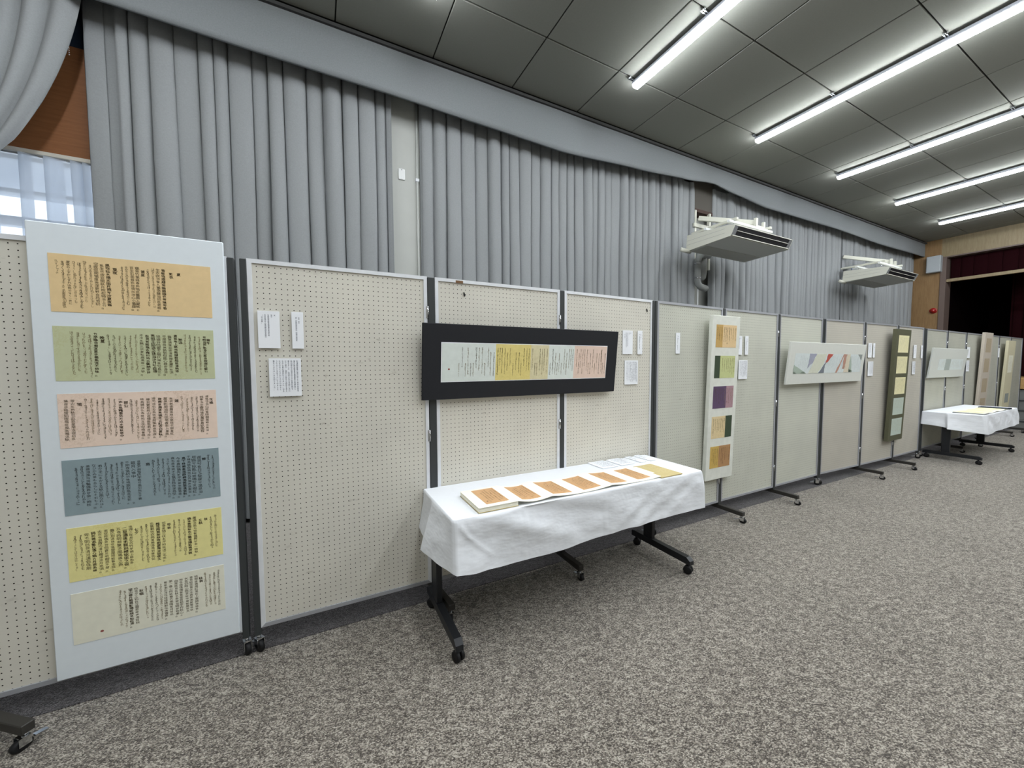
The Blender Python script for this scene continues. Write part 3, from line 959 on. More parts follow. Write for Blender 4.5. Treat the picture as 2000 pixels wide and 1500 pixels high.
def write_poem(cols, x0, x1, z0, z1, seed, faint=0):
    """fill a sheet from its right edge; returns a Writer"""
    wr = Writer(seed)
    tot = 0
    for c in cols:
        tot += c[1] if c[0] == 'B' else (c[2] if c[0] == 'T' else (.9 if c[0] == 'W' else 1.0))
    pitch = (x1 - x0 - .03) / tot
    u = x1 - .015
    h = z1 - z0
    for c in cols:
        if c[0] == 'B':
            u -= c[1] * pitch
        elif c[0] == 'T':
            stp = c[2] * pitch
            wr.column(c[1], u - stp / 2, z1 - h * .17, .0145, 1.05, 0, bold=True)
            u -= stp
        elif c[0] == 'K':
            n = len(c[1])
            cell = h * .76 / max(n, 12)
            wr.column(c[1], u - pitch / 2, z1 - h * (.11 + wr.r.uniform(-.01, .02)), cell, 1.12, 0, bold=wr.r.random() < .18, drift=wr.r.uniform(-.0003, .0001))
            if wr.r.random() < .6:
                wr.glyph('白', u - pitch * .75, z0 + h * .09, .009, .009, 0)
            u -= pitch
        else:
            hh = h * wr.r.uniform(.66, .8)
            if c[0] == 'S':
                hh = h * .25
            wr.kana(c[1], u - pitch * .45, z1 - h * wr.r.uniform(.09, .16), hh, .0125, 1 if wr.r.random() < .72 else 0)
            u -= pitch * .9
    return wr

# ================================================================= HUNG WORKS
def work(name, label, x0, x1, z0, z1, ybot, ytop, depth, mount, group=None):
    """mounted work whose front face runs from ybot (at z0) to ytop (at z1)"""
    h = z1 - z0
    th = math.atan2(ybot - ytop, h)
    t = thing(name, label, 'calligraphy panel', (x0, ybot, z0), (th, 0, 0), group)
    MB().box((0, 0, 0), (x1 - x0, depth, h / math.cos(th)), bev=.003).obj('mount_board', mount, t)
    return t

def sheet(t, x0, x1, z0, z1, m, wr=None, inks=('ink', 'ink2'), y=-.0012, label=None, wrinkle=0.0):
    o = MB().box((x0, y, z0), (x1, .0005, z1)).obj('paper_sheet', m, t)
    if label:
        o['label'] = label
    if wr:
        wr.obj(inks, o, lambda u, w_: (u, y - .0006, w_))
    return o

# --- the big white panel with six papers
t = work('calligraphy_panel', 'big white panel with six coloured strips of brush writing, first in the row', -1.031, -.388, .135, 2.073, -.030, -.030, .012, 'whiteboard')
# papers in local coordinates: x from -1.031, z from .135
rowsz = [(1.711, 1.950, 'p_orange', 'orange strip headed by the summer poems'), (1.4225, 1.652, 'p_green', 'moss green strip'), (1.138, 1.3685, 'p_pink', 'pink strip'),
         (.847, 1.086, 'p_blue', 'slate blue strip'), (.557, .792, 'p_yellow', 'lemon yellow strip'), (.278, .504, 'p_cream', 'ivory strip with a blank end and a small seal')]
for k, (z0, z1, m, lb) in enumerate(rowsz):
    x0, x1 = -.972 + 1.031, -.441 + 1.031
    wr = write_poem(POEMS[k], x0, x1, z0 - .135, z1 - .135, 10 + k)
    if k == 5:
        wr.dot(x0 + .09, z0 - .135 + .035, .006, 2)
    sheet(t, x0, x1, z0 - .135, z1 - .135, m, wr, ('inkblue', 'inkblue', 'seal') if k == 3 else ('ink', 'ink2', 'seal'), label=lb)

def scribble(x0, x1, z0, z1, seed, pitch=.03, size=.02, blank_left=0.0, faint=.5, ragged=True):
    wr = Writer(seed)
    h = z1 - z0
    u = x1 - pitch * .7
    k = seed
    while u > x0 + pitch * .5 + blank_left:
        txt = KANA[k % len(KANA)]
        top = z1 - h * (.1 + (wr.r.choice((0, 0, .12, .42)) if ragged else 0))
        hh = min(h * wr.r.uniform(.5, .78), top - z0 - h * .12)
        wr.kana(txt, u, top, hh, size, 0 if wr.r.random() > faint else 1)
        u -= pitch * wr.r.uniform(.8, 1.25)
        k += 1
    return wr

# --- black mounted work
t = work('calligraphy_panel', 'wide black mounted panel with a strip of five joined papers above the near table', .545, 2.037, 1.271, 1.728, -.066, -.111, .02, 'blackmount')
zz0, zz1 = .111, .345
X = [.661, 1.016, 1.275, 1.418, 1.635, 1.932]
X = [x - .545 for x in X]
MB().box((X[0] - .004, -.0008, zz0 - .004), (X[5] + .004, .0005, zz1 + .004)).obj('white_border', 'card', t)
for k, m in enumerate(('p_white', 'p_lemon', 'p_sand', 'p_white', 'p_rose')):
    wr = scribble(X[k], X[k + 1], zz0, zz1, 30 + k, .0185, .0115, .09 if k == 0 else 0, .6)
    if k == 4:
        wr.column('秋の夜の月を見て', X[5] - .05, zz1 - .03, .011, 1.1, 0)
    if k == 0:
        wr.dot(X[0] + .045, zz0 + .075, .0065, 2)
    sheet(t, X[k], X[k + 1] + .0005, zz0, zz1, m, wr, ('ink', 'ink2', 'seal'), y=-.0016,
          label=('pale white paper with a red seal', 'yellow paper', 'sand coloured paper', 'pale white paper', 'rose coloured paper')[k])

# --- tall pearl panel with five two-tone sheets
t = work('calligraphy_panel', 'tall pearl white panel with five two-coloured sheets, past the near table', 3.18, 3.582, .382, 1.921, -.041, -.086, .038, 'pearl')
zs = [(.8225, .958), (.645, .772), (.466, .597), (.295, .424), (.113, .246)]
H = 1.543
sets = [(('p_ochre', .32), ('p_peach', .68)), (('p_darkgreen', .26), ('p_lime', .74)), (('p_purple', .63), ('p_mauve', .37)), (('p_wheat', .67), ('p_darkgreen', .33)), (('p_mustard', .41), ('p_brown', .59))]
for k, ((a, fa), (c, fc)) in enumerate(sets):
    z1 = H * (1 - (.0555 + .184 * k))
    z0 = z1 - H * .1345
    xa, xb = .052, .350
    xm = xa + (xb - xa) * fa
    sheet(t, xa, xm, z0, z1, a, scribble(xa, xm, z0, z1, 50 + k, .026, .018, faint=.3, ragged=False) if a not in ('p_darkgreen',) else None)
    sheet(t, xm, xb, z0, z1, c, scribble(xm, xb, z0, z1, 60 + k, .026, .018, faint=.3, ragged=False) if c not in ('p_darkgreen',) else None)

# --- cream panel with a torn-paper collage
t = work('calligraphy_panel', 'wide cream panel with a strip of torn coloured papers, slate, red and rust', 4.467, 6.206, 1.25, 1.711, -.044, -.089, .02, 'creammount')
xa, xb, za, zb = .113, 1.661, .118, .340
sheet(t, xa, xb, za, zb, 'p_pale', scribble(xa + .05, xb, za, zb, 71, .03, .014, faint=1.0), ('ink4', 'ink4'))
W_, H_ = xb - xa, zb - za
def torn(poly, m):
    rnd = random.Random(len(poly) * 7 + int(poly[0][0] * 100))
    pts = []
    for (a, c), (d, e) in zip(poly, poly[1:] + poly[:1]):
        for s in range(4):
            q = s / 4
            j = .006 if 0 < s else 0
            pts.append((xa + W_ * (a + (d - a) * q + rnd.uniform(-j, j)), za + H_ * max(0, min(1, (c + (e - c) * q + rnd.uniform(-j, j) * 3)))))
    MB().prism(pts, 'y', -.0026, -.0011).obj('torn_paper', m, t)
torn([(0, 0), (0, .45), (.06, .28), (.17, 0)], 'p_sage')
torn([(0, 0), (.005, .14), (.04, 0)], 'p_forest')
torn([(.09, 0), (.11, .09), (.14, .1), (.17, 0)], 'p_forest')
torn([(.19, 1), (.285, 1), (.25, .6), (.18, .25), (.19, .5)], 'p_lilac')
torn([(.285, 1), (.43, 1), (.40, .45), (.33, 0), (.2, 0), (.25, .6)], 'p_paleyellow')
torn([(.45, 1), (.525, 1), (.46, .6), (.425, .5)], 'p_red')
torn([(.44, .6), (.42, .4), (.42, 0), (.34, 0)], 'p_charcoal')
torn([(.69, 1), (.705, 1), (.62, .0), (.595, 0)], 'p_rust')
torn([(.70, 1), (.745, 1), (.735, .4), (.73, .2), (.695, .2)], 'p_rust')
torn([(.745, 1), (.80, 1), (.80, 0), (.72, 0), (.735, .5)], 'p_skin')
torn([(.81, .9), (.83, .55), (.855, .0), (.80, 0), (.80, .6)], 'p_sage')
torn([(.80, .2), (.855, .12), (.86, 0), (.80, 0)], 'p_forest')
torn([(.93, 1), (1, 1), (.99, .65), (.965, .85)], 'p_slate')

# --- olive panel
t = work('calligraphy_panel', 'tall olive green panel with five pale sheets', 6.93, 7.397, .398, 1.938, -.100, -.145, .045, 'olivemount')
H = 1.54
FAINT = ('ink3', 'ink3')
for k, m in enumerate(('p_ivory', 'p_ivory', 'p_ivory', 'p_grey', 'p_grey')):
    z1 = H * (1 - (.0535 + .186 * k))
    z0 = z1 - H * .152
    sheet(t, .07, .405, z0, z1, m, scribble(.07, .405, z0, z1, 80 + k, .03, .018, faint=1.0, ragged=False), FAINT)

# --- pale wide panel with a grey block
t = work('calligraphy_panel', 'wide pale grey panel with a small grey square in its strip, above the far table', 8.48, 10.09, 1.237, 1.710, -.037, -.087, .02, 'palemount')
sheet(t, .33, 1.45, .125, .30, 'p_pale', scribble(.33, 1.45, .125, .30, 90, .04, .02, faint=1.0), FAINT)
sheet(t, .62, .85, .118, .302, 'p_grey2', y=-.002)

# --- pinkish tall panel and ivory tall panel at the far end
t = work('calligraphy_panel', 'tall pinkish beige panel with buff squares behind the far table', 10.88, 11.36, .46, 2.03, -.055, -.105, .04, 'pinkmount')
for k in range(4):
    z1 = 1.585 * (1 - (.075 + .235 * k))
    sheet(t, .10, .40, z1 - .26, z1, 'p_buff', scribble(.10, .40, z1 - .26, z1, 95 + k, .04, .02, faint=1.0), FAINT)
t = work('calligraphy_panel', 'tall ivory panel with one slate square low down, last in the row', 12.36, 12.87, .42, 1.918, -.064, -.114, .04, 'yelmount')
sheet(t, .15, .40, .23, .42, 'p_slate')
sheet(t, .12, .41, .85, 1.2, 'p_cream', scribble(.12, .41, .85, 1.2, 99, .04, .02, faint=1.0), FAINT)

# ================================================================= CAPTION CARDS
def card(x0, x1, z0, z1, y, label, style, seed=1):
    t = thing('caption_card', label, 'caption card', ((x0 + x1) / 2, y, (z0 + z1) / 2), group='white caption cards on the boards')
    W2, H2 = (x1 - x0) / 2, (z1 - z0) / 2
    MB().box((-W2, -.005, -H2), (W2, .0, H2), bev=.0008).obj('foam_card', 'card', t)
    wr = Writer(seed)
    if style == 'title':
        c = .0052
        wr.column('和漢　朗詠', W2 * .25, H2 * .72, .0066, 1, 0, False)
        wr.column('夏　背壁残燈経宿焔　開箱衣帯隔年', -W2 * .22, H2 * .72, .0078, 1, 0, False)
    elif style == 'text':
        for k, l in enumerate(CARD1):
            wr.column(l, W2 * (.56 - .29 * k), H2 * (.82 if k < 4 else .8), .0078, 1, 0, False, pitch=1.0)
    else:
        n = len(NOTE)
        for k, l in enumerate(NOTE):
            wr.column(l, W2 * (.76 - 1.45 * k / (n - 1)), H2 * .9, 1.78 * H2 / 17, .82, 0, False)
    wr.obj(('print',), t, lambda u, w_: (u, -.0056, w_))
    return t
yA, yB = -.0165, -.0255
card(-.262, -.168, 1.571, 1.758, -.0235, 'white card with five printed columns, upper one beside the big white panel', 'text')
card(-.115, -.062, 1.571, 1.760, -.0235, 'narrow white card next to the five-column card near the big white panel', 'title')
card(-.222, -.079, 1.324, 1.520, -.0235, 'square white card of small print below the pair near the big white panel', 'note')
card(2.160, 2.266, 1.561, 1.750, -.02, 'white text card touching the end of the black mounted work', 'text')
card(2.322, 2.374, 1.562, 1.752, -.02, 'narrow white card above the near table, beside the text card at the black work', 'title')
card(2.184, 2.327, 1.317, 1.511, -.02, 'white card of small print under the two cards beside the black work', 'note')
card(2.787, 2.838, 1.571, 1.753, -.009, 'narrow white card alone between the black work and the tall pearl panel', 'title')
card(3.666, 3.760, 1.568, 1.754, .007, 'white text card half hidden behind the tall pearl panel', 'text')
card(3.812, 3.864, 1.569, 1.757, .007, 'narrow white card just past the tall pearl panel', 'title')
card(3.715, 3.858, 1.326, 1.515, .007, 'white card of small print under the two cards past the tall pearl panel', 'note')
card(6.425, 6.525, 1.552, 1.743, -.026, 'white text card at the end of the torn-paper panel', 'text')
card(6.560, 6.612, 1.552, 1.742, -.028, 'narrow white card second from the torn-paper panel', 'title')
card(6.440, 6.583, 1.308, 1.501, -.026, 'white card of small print under the pair beside the torn-paper panel', 'note')
card(7.835, 7.930, 1.548, 1.744, -.047, 'white text card partly behind the tall olive panel', 'text')
card(8.115, 8.170, 1.548, 1.742, -.047, 'narrow white card standing apart to the stage side of the tall olive panel', 'title')
card(7.815, 7.915, 1.308, 1.500, -.047, 'white card of small print mostly hidden by the tall olive panel', 'note')
card(10.36, 10.50, 1.562, 1.755, -.008, 'upper white card at the end of the pale grey panel over the far table', 'text')
card(10.36, 10.50, 1.320, 1.517, -.008, 'lower white card at the end of the pale grey panel over the far table', 'note')
card(12.19, 12.26, 1.580, 1.765, -.016, 'small narrow white card between the pinkish panel and the ivory panel', 'title')

# ================================================================= TABLES
def caster_twin():
    b = MB()
    q = Matrix.Rotation(R(90), 3, 'Y')
    for s in (-1, 1):
        b.lathe([(.012, -.010), (.024, -.010), (.029, -.006), (.029, .006), (.024, .010), (.012, .010)], (s * .0135, -.006, .029), 20, rot=q)
    b.box((-.006, -.016, .026), (.006, .012, .058), bev=.002)
    b.box((-.02, -.02, .044), (.02, .012, .06), bev=.006)
    b.tube([(0, 0, .055), (0, 0, .072)], .008, 10)
    return b.mesh('caster', 'rubber')
TWIN = caster_twin()

def table(x0, x1, yb, yf, label, ycol, legs):
    t = thing('folding_table', label, 'table', ((x0 + x1) / 2, (yb + yf) / 2, 0), group='flip-top tables on castors')
    cx, cy = (x0 + x1) / 2, (yb + yf) / 2
    hx = (x1 - x0) / 2
    hy = abs(yb - yf) / 2
    MB().box((-hx + .03, -hy + .03, .688), (hx - .03, hy - .03, .718), bev=.004).obj('tabletop', 'white', t)
    for s in (-1, 1):
        lx = legs[0 if s < 0 else 1] - cx
        MB().box((lx - .017, ycol - cy - .045, .118), (lx + .017, ycol - cy + .045, .66), bev=.004).obj('leg', 'black', t)
        MB().box((lx - .012, -.19, .655), (lx + .03, .19, .686), bev=.004).obj('top_bracket', 'black', t)
        fb = MB()
        y0, y1 = -hy - .02, hy
        fb.prism([(y0 + .0, .072), (y1 - .0, .072), (y1, .112), (y1 - .03, .120), (y0 + .03, .120), (y0, .100)], 'x', lx - .02, lx + .02)
        fb.obj('foot_bar', 'black', t)
        for yy in (y0 + .035, y1 - .035):
            c = link('caster', TWIN, t, (lx, yy, 0))
            c.rotation_euler.z = random.Random(x0 + lx + yy).uniform(.2, 1.1) if yy < 0 else .6
    MB().box((-hx + .1, ycol - cy - .02, .60), (hx - .1, ycol - cy + .0, .655), bev=.004).obj('stretcher', 'black', t)
    return t
table(.56, 2.405, -.035, -.565, 'black legged folding table on castors under the near white tablecloth', -.20, (.583, 2.290))
table(8.39, 10.32, -.03, -.61, 'black legged folding table on castors under the far white tablecloth', -.27, (8.465, 10.13))

def tablecloth(x0, x1, yb, yf, hem, label, seed, zt=.722, creases=()):
    """hem: closed list of (x, y, z) with matching top corners, given as control pairs"""
    # control pairs (top point, hem point)
    n = len(hem)
    per = []
    seg = 26
    for i in range(n):
        (ta, ha), (tb, hb) = hem[i], hem[(i + 1) % n]
        L = max((Vector(ta) - Vector(tb)).length, (Vector(ha) - Vector(hb)).length)
        m = max(3, int(L / .014))
        for k in range(m):
            q = k / m
            per.append((Vector(ta).lerp(Vector(tb), q), Vector(ha).lerp(Vector(hb), q)))
    cx, cy = (x0 + x1) / 2, (yb + yf) / 2
    rows = []
    NR = 24
    for i in range(NR + 1):
        t = i / NR
        row = []
        for j, (a, h) in enumerate(per):
            p = a.lerp(h, t)
            # outward sag: falls steeply first
            out = Vector((a.x - cx, a.y - cy, 0))
            drop = a.z - h.z
            bulge = (h - a)
            bulge.z = 0
            p = a + bulge * (t ** .8) + Vector((0, 0, -drop * t))
            d = bulge.normalized() if bulge.length > 1e-5 else Vector((0, 0, 0))
            wv = noise.noise((p.x * 3.2 + p.z * 4, p.y * 3.2, seed)) * .016 + noise.noise((p.x * 9 - p.z * 9, p.y * 9 + p.z * 5, seed + 3)) * .006
            p += d * wv * min(1, t * 3)
            for (ax, az, bx, bz, hh, ww) in creases:
                if p.y > yf + .03:
                    continue
                q = Vector((p.x, p.z))
                a2, b2 = Vector((ax, az)), Vector((bx, bz))
                f = max(0, min(1, (q - a2).dot(b2 - a2) / (b2 - a2).length_squared))
                dd = (q - (a2 + (b2 - a2) * f)).length
                p.y -= hh * math.exp(-(dd / ww) ** 2)
            row.append(p)
        rows.append(row)
    # rounded rim, then the flat top
    m = MB()
    rim = []
    for j, (a, h) in enumerate(per):
        v = Vector((cx, cy, a.z)) - a
        rim.append(a + v.normalized() * .006 + Vector((0, 0, .003)))
    m.grid([rim] + [[tuple(p) for p in r] for r in rows], close=True)
    nn = len(m.v)
    m.v += [tuple(p) for p in rim]
    m.f.append(tuple(range(nn, nn + len(rim))))
    m.m.append(0)
    m.sm.append(False)
    o = m.obj('tablecloth', 'cloth')
    return tag(o, label, 'tablecloth')

zt = .722
c1 = [((.552, -.03, zt), (.528, -.028, .490)), ((.552, -.14, zt), (.520, -.12, .487)), ((.553, -.20, zt), (.528, -.215, .470)), ((.554, -.24, zt), (.476, -.255, .463)), ((.556, -.40, zt), (.512, -.42, .470)), ((.560, -.555, zt), (.546, -.604, .482)),
      ((.572, -.569, zt), (.560, -.622, .478)), ((.66, -.570, zt), (.66, -.618, .462)), ((.80, -.570, zt), (.80, -.602, .450)), ((1.19, -.571, zt), (1.19, -.592, .447)), ((1.69, -.572, zt), (1.69, -.596, .471)), ((2.30, -.573, zt), (2.30, -.602, .474)),
      ((2.395, -.572, zt), (2.395, -.608, .472)), ((2.41, -.555, zt), (2.425, -.57, .474)), ((2.412, -.30, zt), (2.45, -.30, .478)), ((2.412, -.045, zt), (2.44, -.05, .49)), ((2.40, -.032, zt), (2.40, -.03, .49)), ((1.5, -.031, zt), (1.5, -.030, .485))]
tablecloth(.55, 2.41, -.03, -.57, c1, 'white cloth on the near table, holding the long accordion album', 3,
           creases=((.592, .699, .631, .640, .007, .006), (.631, .640, .684, .587, .006, .006), (.684, .587, .759, .524, .005, .006), (1.512, .715, 1.500, .46, .003, .004), (.962, .715, .945, .47, .002, .004),
                    (.75, .71, 1.25, .52, .012, .05), (1.75, .48, 2.2, .70, .006, .035), (1.55, .48, 1.95, .69, .005, .03), (2.0, .48, 2.33, .66, .006, .025), (1.0, .72, 1.5, .60, -.008, .05)))
dx = 7.85
c2 = [((8.385, -.02, zt), (8.35, -.02, .53)), ((8.388, -.18, zt), (8.36, -.19, .52)), ((8.39, -.26, zt), (8.39, -.28, .50)), ((8.392, -.29, zt), (8.31, -.31, .49)), ((8.395, -.45, zt), (8.37, -.47, .475)), ((8.41, -.61, zt), (8.43, -.66, .455)),
      ((8.43, -.628, zt), (8.48, -.675, .45)), ((8.62, -.628, zt), (8.62, -.66, .448)), ((9.2, -.622, zt), (9.2, -.645, .455)), ((10.28, -.605, zt), (10.28, -.64, .465)), ((10.318, -.59, zt), (10.34, -.60, .467)), ((10.318, -.04, zt), (10.35, -.04, .48)), ((10.30, -.022, zt), (10.30, -.02, .48))]
tablecloth(8.385, 10.32, -.02, -.625, c2, 'white cloth on the far table near the stage', 9)

# ================================================================= ALBUMS
def page_strip(x0, x1, yb, yf, zf, m, parent, nm='page', thick=.002, n=10):
    top = []
    bot = []
    for i in range(n + 1):
        x = x0 + (x1 - x0) * i / n
        z = zf(x)
        top.append(((x, yb, z), (x, yf, z)))
    rows1 = [[p[0] for p in top], [p[1] for p in top]]
    rows2 = [[(p[0][0], p[0][1], p[0][2] - thick) for p in top], [(p[1][0], p[1][1], p[1][2] - thick) for p in top]]
    b = MB()
    ring = [rows1[0], rows1[1], rows2[1], rows2[0], rows1[0]]
    b.grid(ring, smooth=False)
    return b.obj(nm, m, parent)

def album1():
    t = thing('accordion_album', 'long unfolded accordion album with tan sheets on the near white cloth', 'album', (0, 0, 0))
    z0 = .7265
    YB_, YF_ = -.262, -.549
    blk = MB().box((.706, YF_, z0), (.936, YB_, z0 + .004), bev=.001).obj('back_cover', 'p_gold', t)
    pb = MB()
    for k in range(6):
        o = .0012 * (k % 2)
        pb.box((.708 + o, YF_ + .002 + o, z0 + .004 + .0034 * k), (.934 - o, YB_ - .002 - o, z0 + .0072 + .0034 * k))
    pb.obj('folded_pages', 'p_page', t)
    folds = [(.706, z0 + .0275), (.936, z0 + .0275), (1.150, z0 + .020), (1.365, z0 + .004), (1.590, z0 + .016), (1.815, z0 + .004), (2.012, z0 + .010)]
    def zf(x):
        for k, ((a, za), (c, zc)) in enumerate(zip(folds, folds[1:])):
            if x <= c + 1e-6:
                q = (x - a) / (c - a)
                z = za + (zc - za) * q
                if k == 0:
                    return z
                if k == 1:
                    return z - .015 * math.sin(PI * q) * (1 - .2 * q)
                return z - .004 * math.sin(PI * q)
        return folds[-1][1]
    sh = [(.764, .896), (.975, 1.098), (1.176, 1.312), (1.396, 1.527), (1.612, 1.746), (1.838, 1.952)]
    for k in range(6):
        pg = page_strip(folds[k][0], folds[k + 1][0], YB_, YF_, zf, 'p_page', t)
        a, c = sh[k]
        ps = page_strip(a, c, -.286, -.515, lambda x: zf(x) + .0012, 'p_tan', pg, 'pasted_sheet', .001)
        wr = Writer(200 + k)
        for q in range(6):
            wr.kana(KANA[(k * 5 + q) % len(KANA)], c - .012 - .017 * q, .21 - .02 * (q % 3), .16, .011, 1 if q % 2 else 0)
        if k == 0:
            wr.dot(a + .02, .035, .005, 0)
        wr.obj(('ink', 'ink2'), pg, lambda u, w_: (u, -.515 + w_, zf(u) + .0028))
    cv = MB().box((2.000, YF_ - .016, z0), (2.202, YB_ - .022, z0 + .007), bev=.0015).obj('front_cover', 'p_gold', t)
    cv['label'] = 'gold flecked cover with a pale title slip'
    ts = MB().box((2.012, -.47, z0 + .007), (2.040, -.30, z0 + .0078)).obj('title_slip', 'p_page', cv)
    return t
album1()

t = thing('accordion_album', 'opened album with dark covers on the far white cloth', 'album', (0, 0, 0))
z0 = .7265
MB().box((8.515, -.615, z0), (8.72, -.305, z0 + .006), bev=.001).obj('back_cover', 'navy', t)
MB().box((8.52, -.612, z0 + .006), (8.715, -.308, z0 + .016), bev=.001).obj('folded_pages', 'p_page', t)
def zf2(x):
    q = (x - 8.72) / 1.05
    return z0 + .018 - .010 * abs(math.sin(q * PI * 2.5)) if x > 8.72 else z0 + .018
fx = [8.52, 8.72, 8.93, 9.14, 9.35, 9.56, 9.77]
for k in range(6):
    pg = page_strip(fx[k], fx[k + 1], -.305, -.612, zf2, 'p_page', t)
    ps = page_strip(fx[k] + .04, fx[k + 1] - .02, -.335, -.585, lambda x: zf2(x) + .0012, 'p_ivory', pg, 'pasted_sheet', .001)
MB().box((9.765, -.61, z0), (9.95, -.295, z0 + .018), bev=.001).obj('front_cover', 'navy', t)

# cards lying on the near table
for k, (a, c, lb) in enumerate(((1.808, 1.955, 'white card of small print lying on the near cloth, nearest the viewer of its four'), (1.988, 2.118, 'white card lying on the near cloth between the square print card and the narrow pair'), (2.182, 2.238, 'narrow white card lying on the near cloth behind the gold album cover'), (2.282, 2.338, 'narrow white card lying last of four at the far corner of the near table'))):
    t = thing('table_card', lb, 'caption card', ((a + c) / 2, -.122, .7263), group='white cards lying on the near table')
    W2 = (c - a) / 2
    MB().box((-W2, -.088, 0), (W2, .088, .006), bev=.0008).obj('foam_card', 'card', t)
    wr = Writer(k)
    n = 8 if W2 > .06 else 2
    for q in range(n):
        wr.column(NOTE[q][:14 if n > 2 else 9], W2 * (.75 - 1.4 * q / max(1, n - 1)) if n > 2 else W2 * (.3 - .6 * q), .078, .0108, .9, 0, False)
    wr.obj(('print',), t, lambda u, w_: (u, w_, .0066))

# ================================================================= AIR CONDITIONERS
def aircon(label):
    t = thing('air_conditioner', label, 'air conditioner', (4.97, 1.62, 3.17), group='ceiling-hung air conditioners over the boards')
    W = 1.41
    # profile in y (towards the room is negative) and z, local
    prof = [(-.672, .030), (-.728, .150), (-.66, .172), (-.02, .222), (0, .20), (0, .02), (-.03, 0)]
    MB().prism(prof, 'x', .012, W - .012).obj('body', 'acbody', t)
    for s in (0, W - .014):
        cp = MB().prism([(-.680, .024), (-.738, .154), (-.66, .178), (-.01, .226), (.004, .02), (-.03, -.004)], 'x', s, s + .014).obj('end_cover', 'acbody', t)
        MB().box((s - .001, -.60, .082), (s + .015, -.01, .084)).obj('seam', 'acgrey', cp)
        MB().box((s - .001, -.60, .140), (s + .015, -.01, .142)).obj('seam', 'acgrey', cp)
    for s in (.014, W - .085):
        MB().prism([(-.688, .036), (-.738, .148), (-.722, .150), (-.670, .036)], 'x', s, s + .071).obj('corner_cap', 'acgrey', t)
    MB().prism([(-.690, .042), (-.736, .142), (-.70, .144), (-.660, .042)], 'x', .09, W - .09).obj('outlet', 'acdark', t)
    vn = MB()
    vn.box((.09, -.722, .090), (W - .09, -.69, .095))
    vn.box((.03, -.690, .030), (W - .03, -.66, .040)).box((.03, -.742, .146), (W - .03, -.70, .154))
    vn.obj('louvre', 'acbody', t)
    MB().prism([(-.665, .024), (-.03, -.012), (-.03, -.004), (-.665, .032)], 'x', .02, W - .02).obj('underside', 'acunder', t)
    MB().prism([(-.30, -.001), (-.05, -.015), (-.05, -.009), (-.30, .005)], 'x', .06, W - .06).obj('intake_grille', 'acgrille', t)
    # hanging frame
    for y in (-.14, -.50):
        MB().box((.22, y - .02, .30), (1.28, y + .02, .335), bev=.003).obj('hanger_rail', 'white', t)
    for x in (.34, 1.16):
        for y in (-.14, -.50):
            MB().tube([(x, y, .16), (x, y, .31)], .006, 8).obj('hanger_rod', 'chrome', t)
        MB().box((x - .02, -.56, .335), (x + .02, .17, .37), bev=.003).obj('arm', 'acbody', t)
    dg = MB()
    a, c = Vector((.58, .24, .66)), Vector((1.02, -.40, .45))
    d = (c - a).normalized()
    rot = d.to_track_quat('X', 'Z').to_matrix().to_4x4()
    rot.translation = a
    dg.box((0, -.02, -.035), ((c - a).length, .02, .035), bev=.003, mtx=rot)
    dg.obj('stay_bar', 'acbody', t)
    MB().box((.95, -.46, .37), (1.0, -.42, .50), bev=.003).box((1.15, -.46, .37), (1.19, -.42, .47), bev=.003).box((.95, -.46, .37), (1.19, -.42, .395), bev=.003).obj('hook_bracket', 'acbody', t)
    MB().tube([(.05, -.03, -.01), (-.05, -.01, .0), (-.10, .02, .02)], .03, 12).obj('drain_elbow', 'acbody', t)
    return t
ac1 = aircon('nearer ceiling-hung air conditioner, above the tall pearl panel')
ac2 = copy_tree(ac1)
ac2.location = (9.93, 1.68, 3.19)
ac2['label'] = 'far ceiling-hung air conditioner, above the tall olive panel'

# the gap between curtains behind the nearer air conditioner
struct(MB().box((5.50, 1.94, 4.02), (6.04, 2.10, 4.6), mi=0).box((5.50, 1.93, 3.97), (6.04, 2.10, 4.02), mi=1).obj('trim_7', [mat('gap_panel', (84, 80, 74), 0.7), mat('gap_panel_edge', (66, 44, 36), 0.6)]))
fr = thing('wall_bracket', 'pale steel wall bracket in the curtain gap behind the nearer air conditioner', 'bracket', (5.5, 1.93, 3.4))
for x in (.04, .40):
    MB().box((x - .02, -.03, -.35), (x + .02, .02, .58), bev=.003).obj('upright', 'acbody', fr)
MB().box((-.02, -.05, .30), (.46, -.02, .36), bev=.003).obj('cross_bar', 'acbody', fr)
MB().box((-.02, -.05, .02), (.46, -.02, .07), bev=.003).obj('cross_bar', 'acbody', fr)

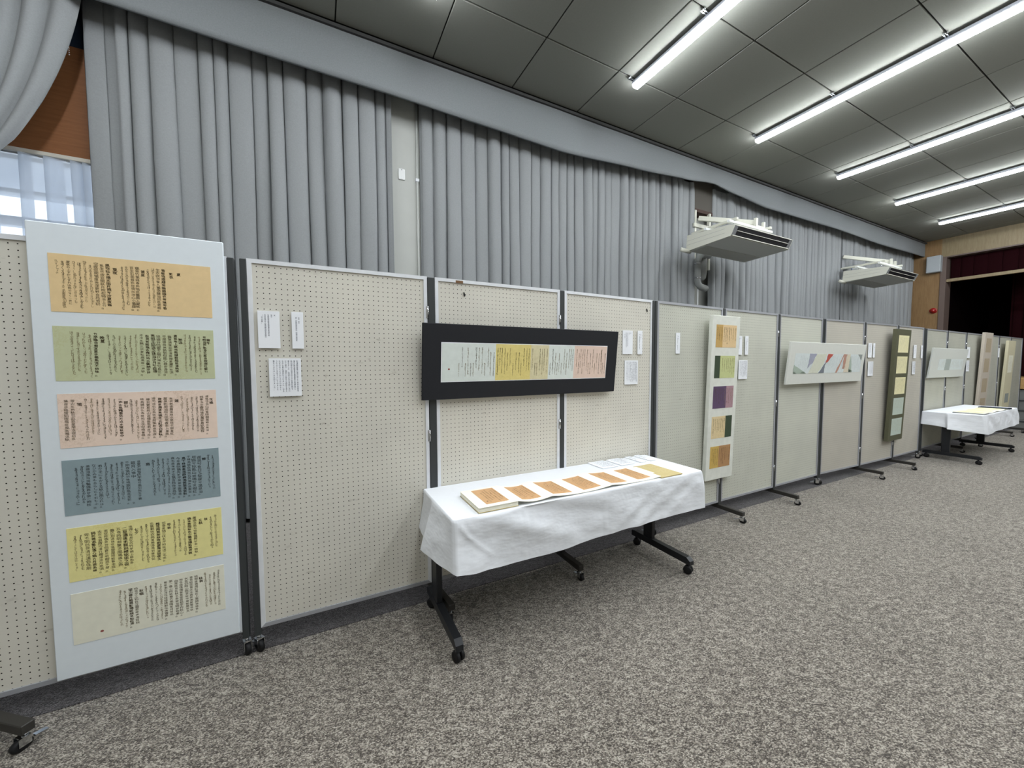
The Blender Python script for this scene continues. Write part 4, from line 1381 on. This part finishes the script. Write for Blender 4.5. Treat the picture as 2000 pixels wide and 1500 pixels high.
def piping(label, x, y, grp='wrapped refrigerant pipes below the air conditioners'):
    t = thing('wrapped_pipes', label, 'pipe', (x, y, 2.72), group=grp)
    MB().tube([(.30, -.06, .54), (.10, -.08, .52), (.03, -.08, .48), (.0, -.08, .40), (0, -.08, .12), (.02, -.08, .05), (.08, -.08, .01), (.24, -.06, .0)], .05, 14).obj('elbow_pipe', 'pipe', t)
    MB().tube([(.20, -.0, .62), (.20, -.0, .28), (.20, 0, .17), (.20, 0, .14)], [.085, .085, .07, .03], 16).obj('insulated_tank', 'pipe', t)
    for z in (.36, .13):
        MB().tube([(0, -.08, z), (0, -.08, z + .02)], .0535, 14).obj('band', 'chrome', t)
    MB().tube([(.06, -.05, -.02), (.06, -.05, -1.4)], .007, 8).obj('drain_tube', 'white', t)
    return t
piping('wrapped pipes and elbow in the curtain gap under the nearer air conditioner', 5.50, 1.90)
p2 = thing('wrapped_pipes', 'wrapped pipes running out of the curtain gap over the far air conditioner', 'pipe', (9.9, 1.8, 3.4), group='wrapped refrigerant pipes above the air conditioners')
MB().tube([(.45, .0, .10), (.52, -.02, .13), (.62, -.05, .16), (.80, -.08, .16), (1.05, -.12, .10), (1.18, -.14, 0)], .06, 14).obj('elbow_pipe', 'pipe', p2)
for x in (.50, .70):
    MB().tube([(x, -.03, .13), (x + .03, -.035, .145)], .064, 14).obj('band', 'winframe', p2)

# ================================================================= STAGE END
def drape(x, y0, y1, z0, z1, seed, amp=.05):
    b = pleated(y0, y1, z0, z1, 0, seed, amp=amp, wl=(.14, .24), nz=10, dx=.02)
    b.v = [(x + v[1], v[0], v[2]) for v in b.v]
    return b
tag(drape(XR + .24, YF + .05, 1.30, 3.60, 4.3, 21, .03).obj('stage_pelmet', 'redcurtain'), 'dark red pelmet curtain across the top of the stage opening', 'curtain')
tag(drape(XR + 1.5, YF + .05, .52, 1.13, 4.6, 23, .06).obj('stage_curtain', 'redcurtain'), 'dark red stage curtain hanging deep inside the stage opening', 'curtain')
t = thing('wall_speaker', 'pale grey box loudspeaker high on the wooden end wall', 'speaker', (XR - .01, 1.52, 3.82))
MB().box((-.16, -.13, 0), (0, .13, .42), bev=.012).obj('cabinet', 'spk', t)
MB().box((-.166, -.115, .015), (-.159, .115, .405), bev=.003).obj('grille', 'spk', t)
MB().box((0, -.03, .15), (.012, .03, .30)).obj('wall_bracket', 'darktrim', t)
t = thing('alarm_lamp', 'round red fire alarm lamp on the wooden end wall', 'alarm lamp', (XR, 1.515, 2.841))
q = Matrix.Rotation(R(-90), 3, 'Y')
MB().lathe([(.072, 0), (.072, .015), (.06, .02)], (0, 0, 0), 24, rot=q).obj('base', 'red', t)
MB().lathe([(.055, .02), (.05, .045), (.035, .065), (.012, .075)], (0, 0, 0), 24, rot=q).obj('lens', 'red', t)
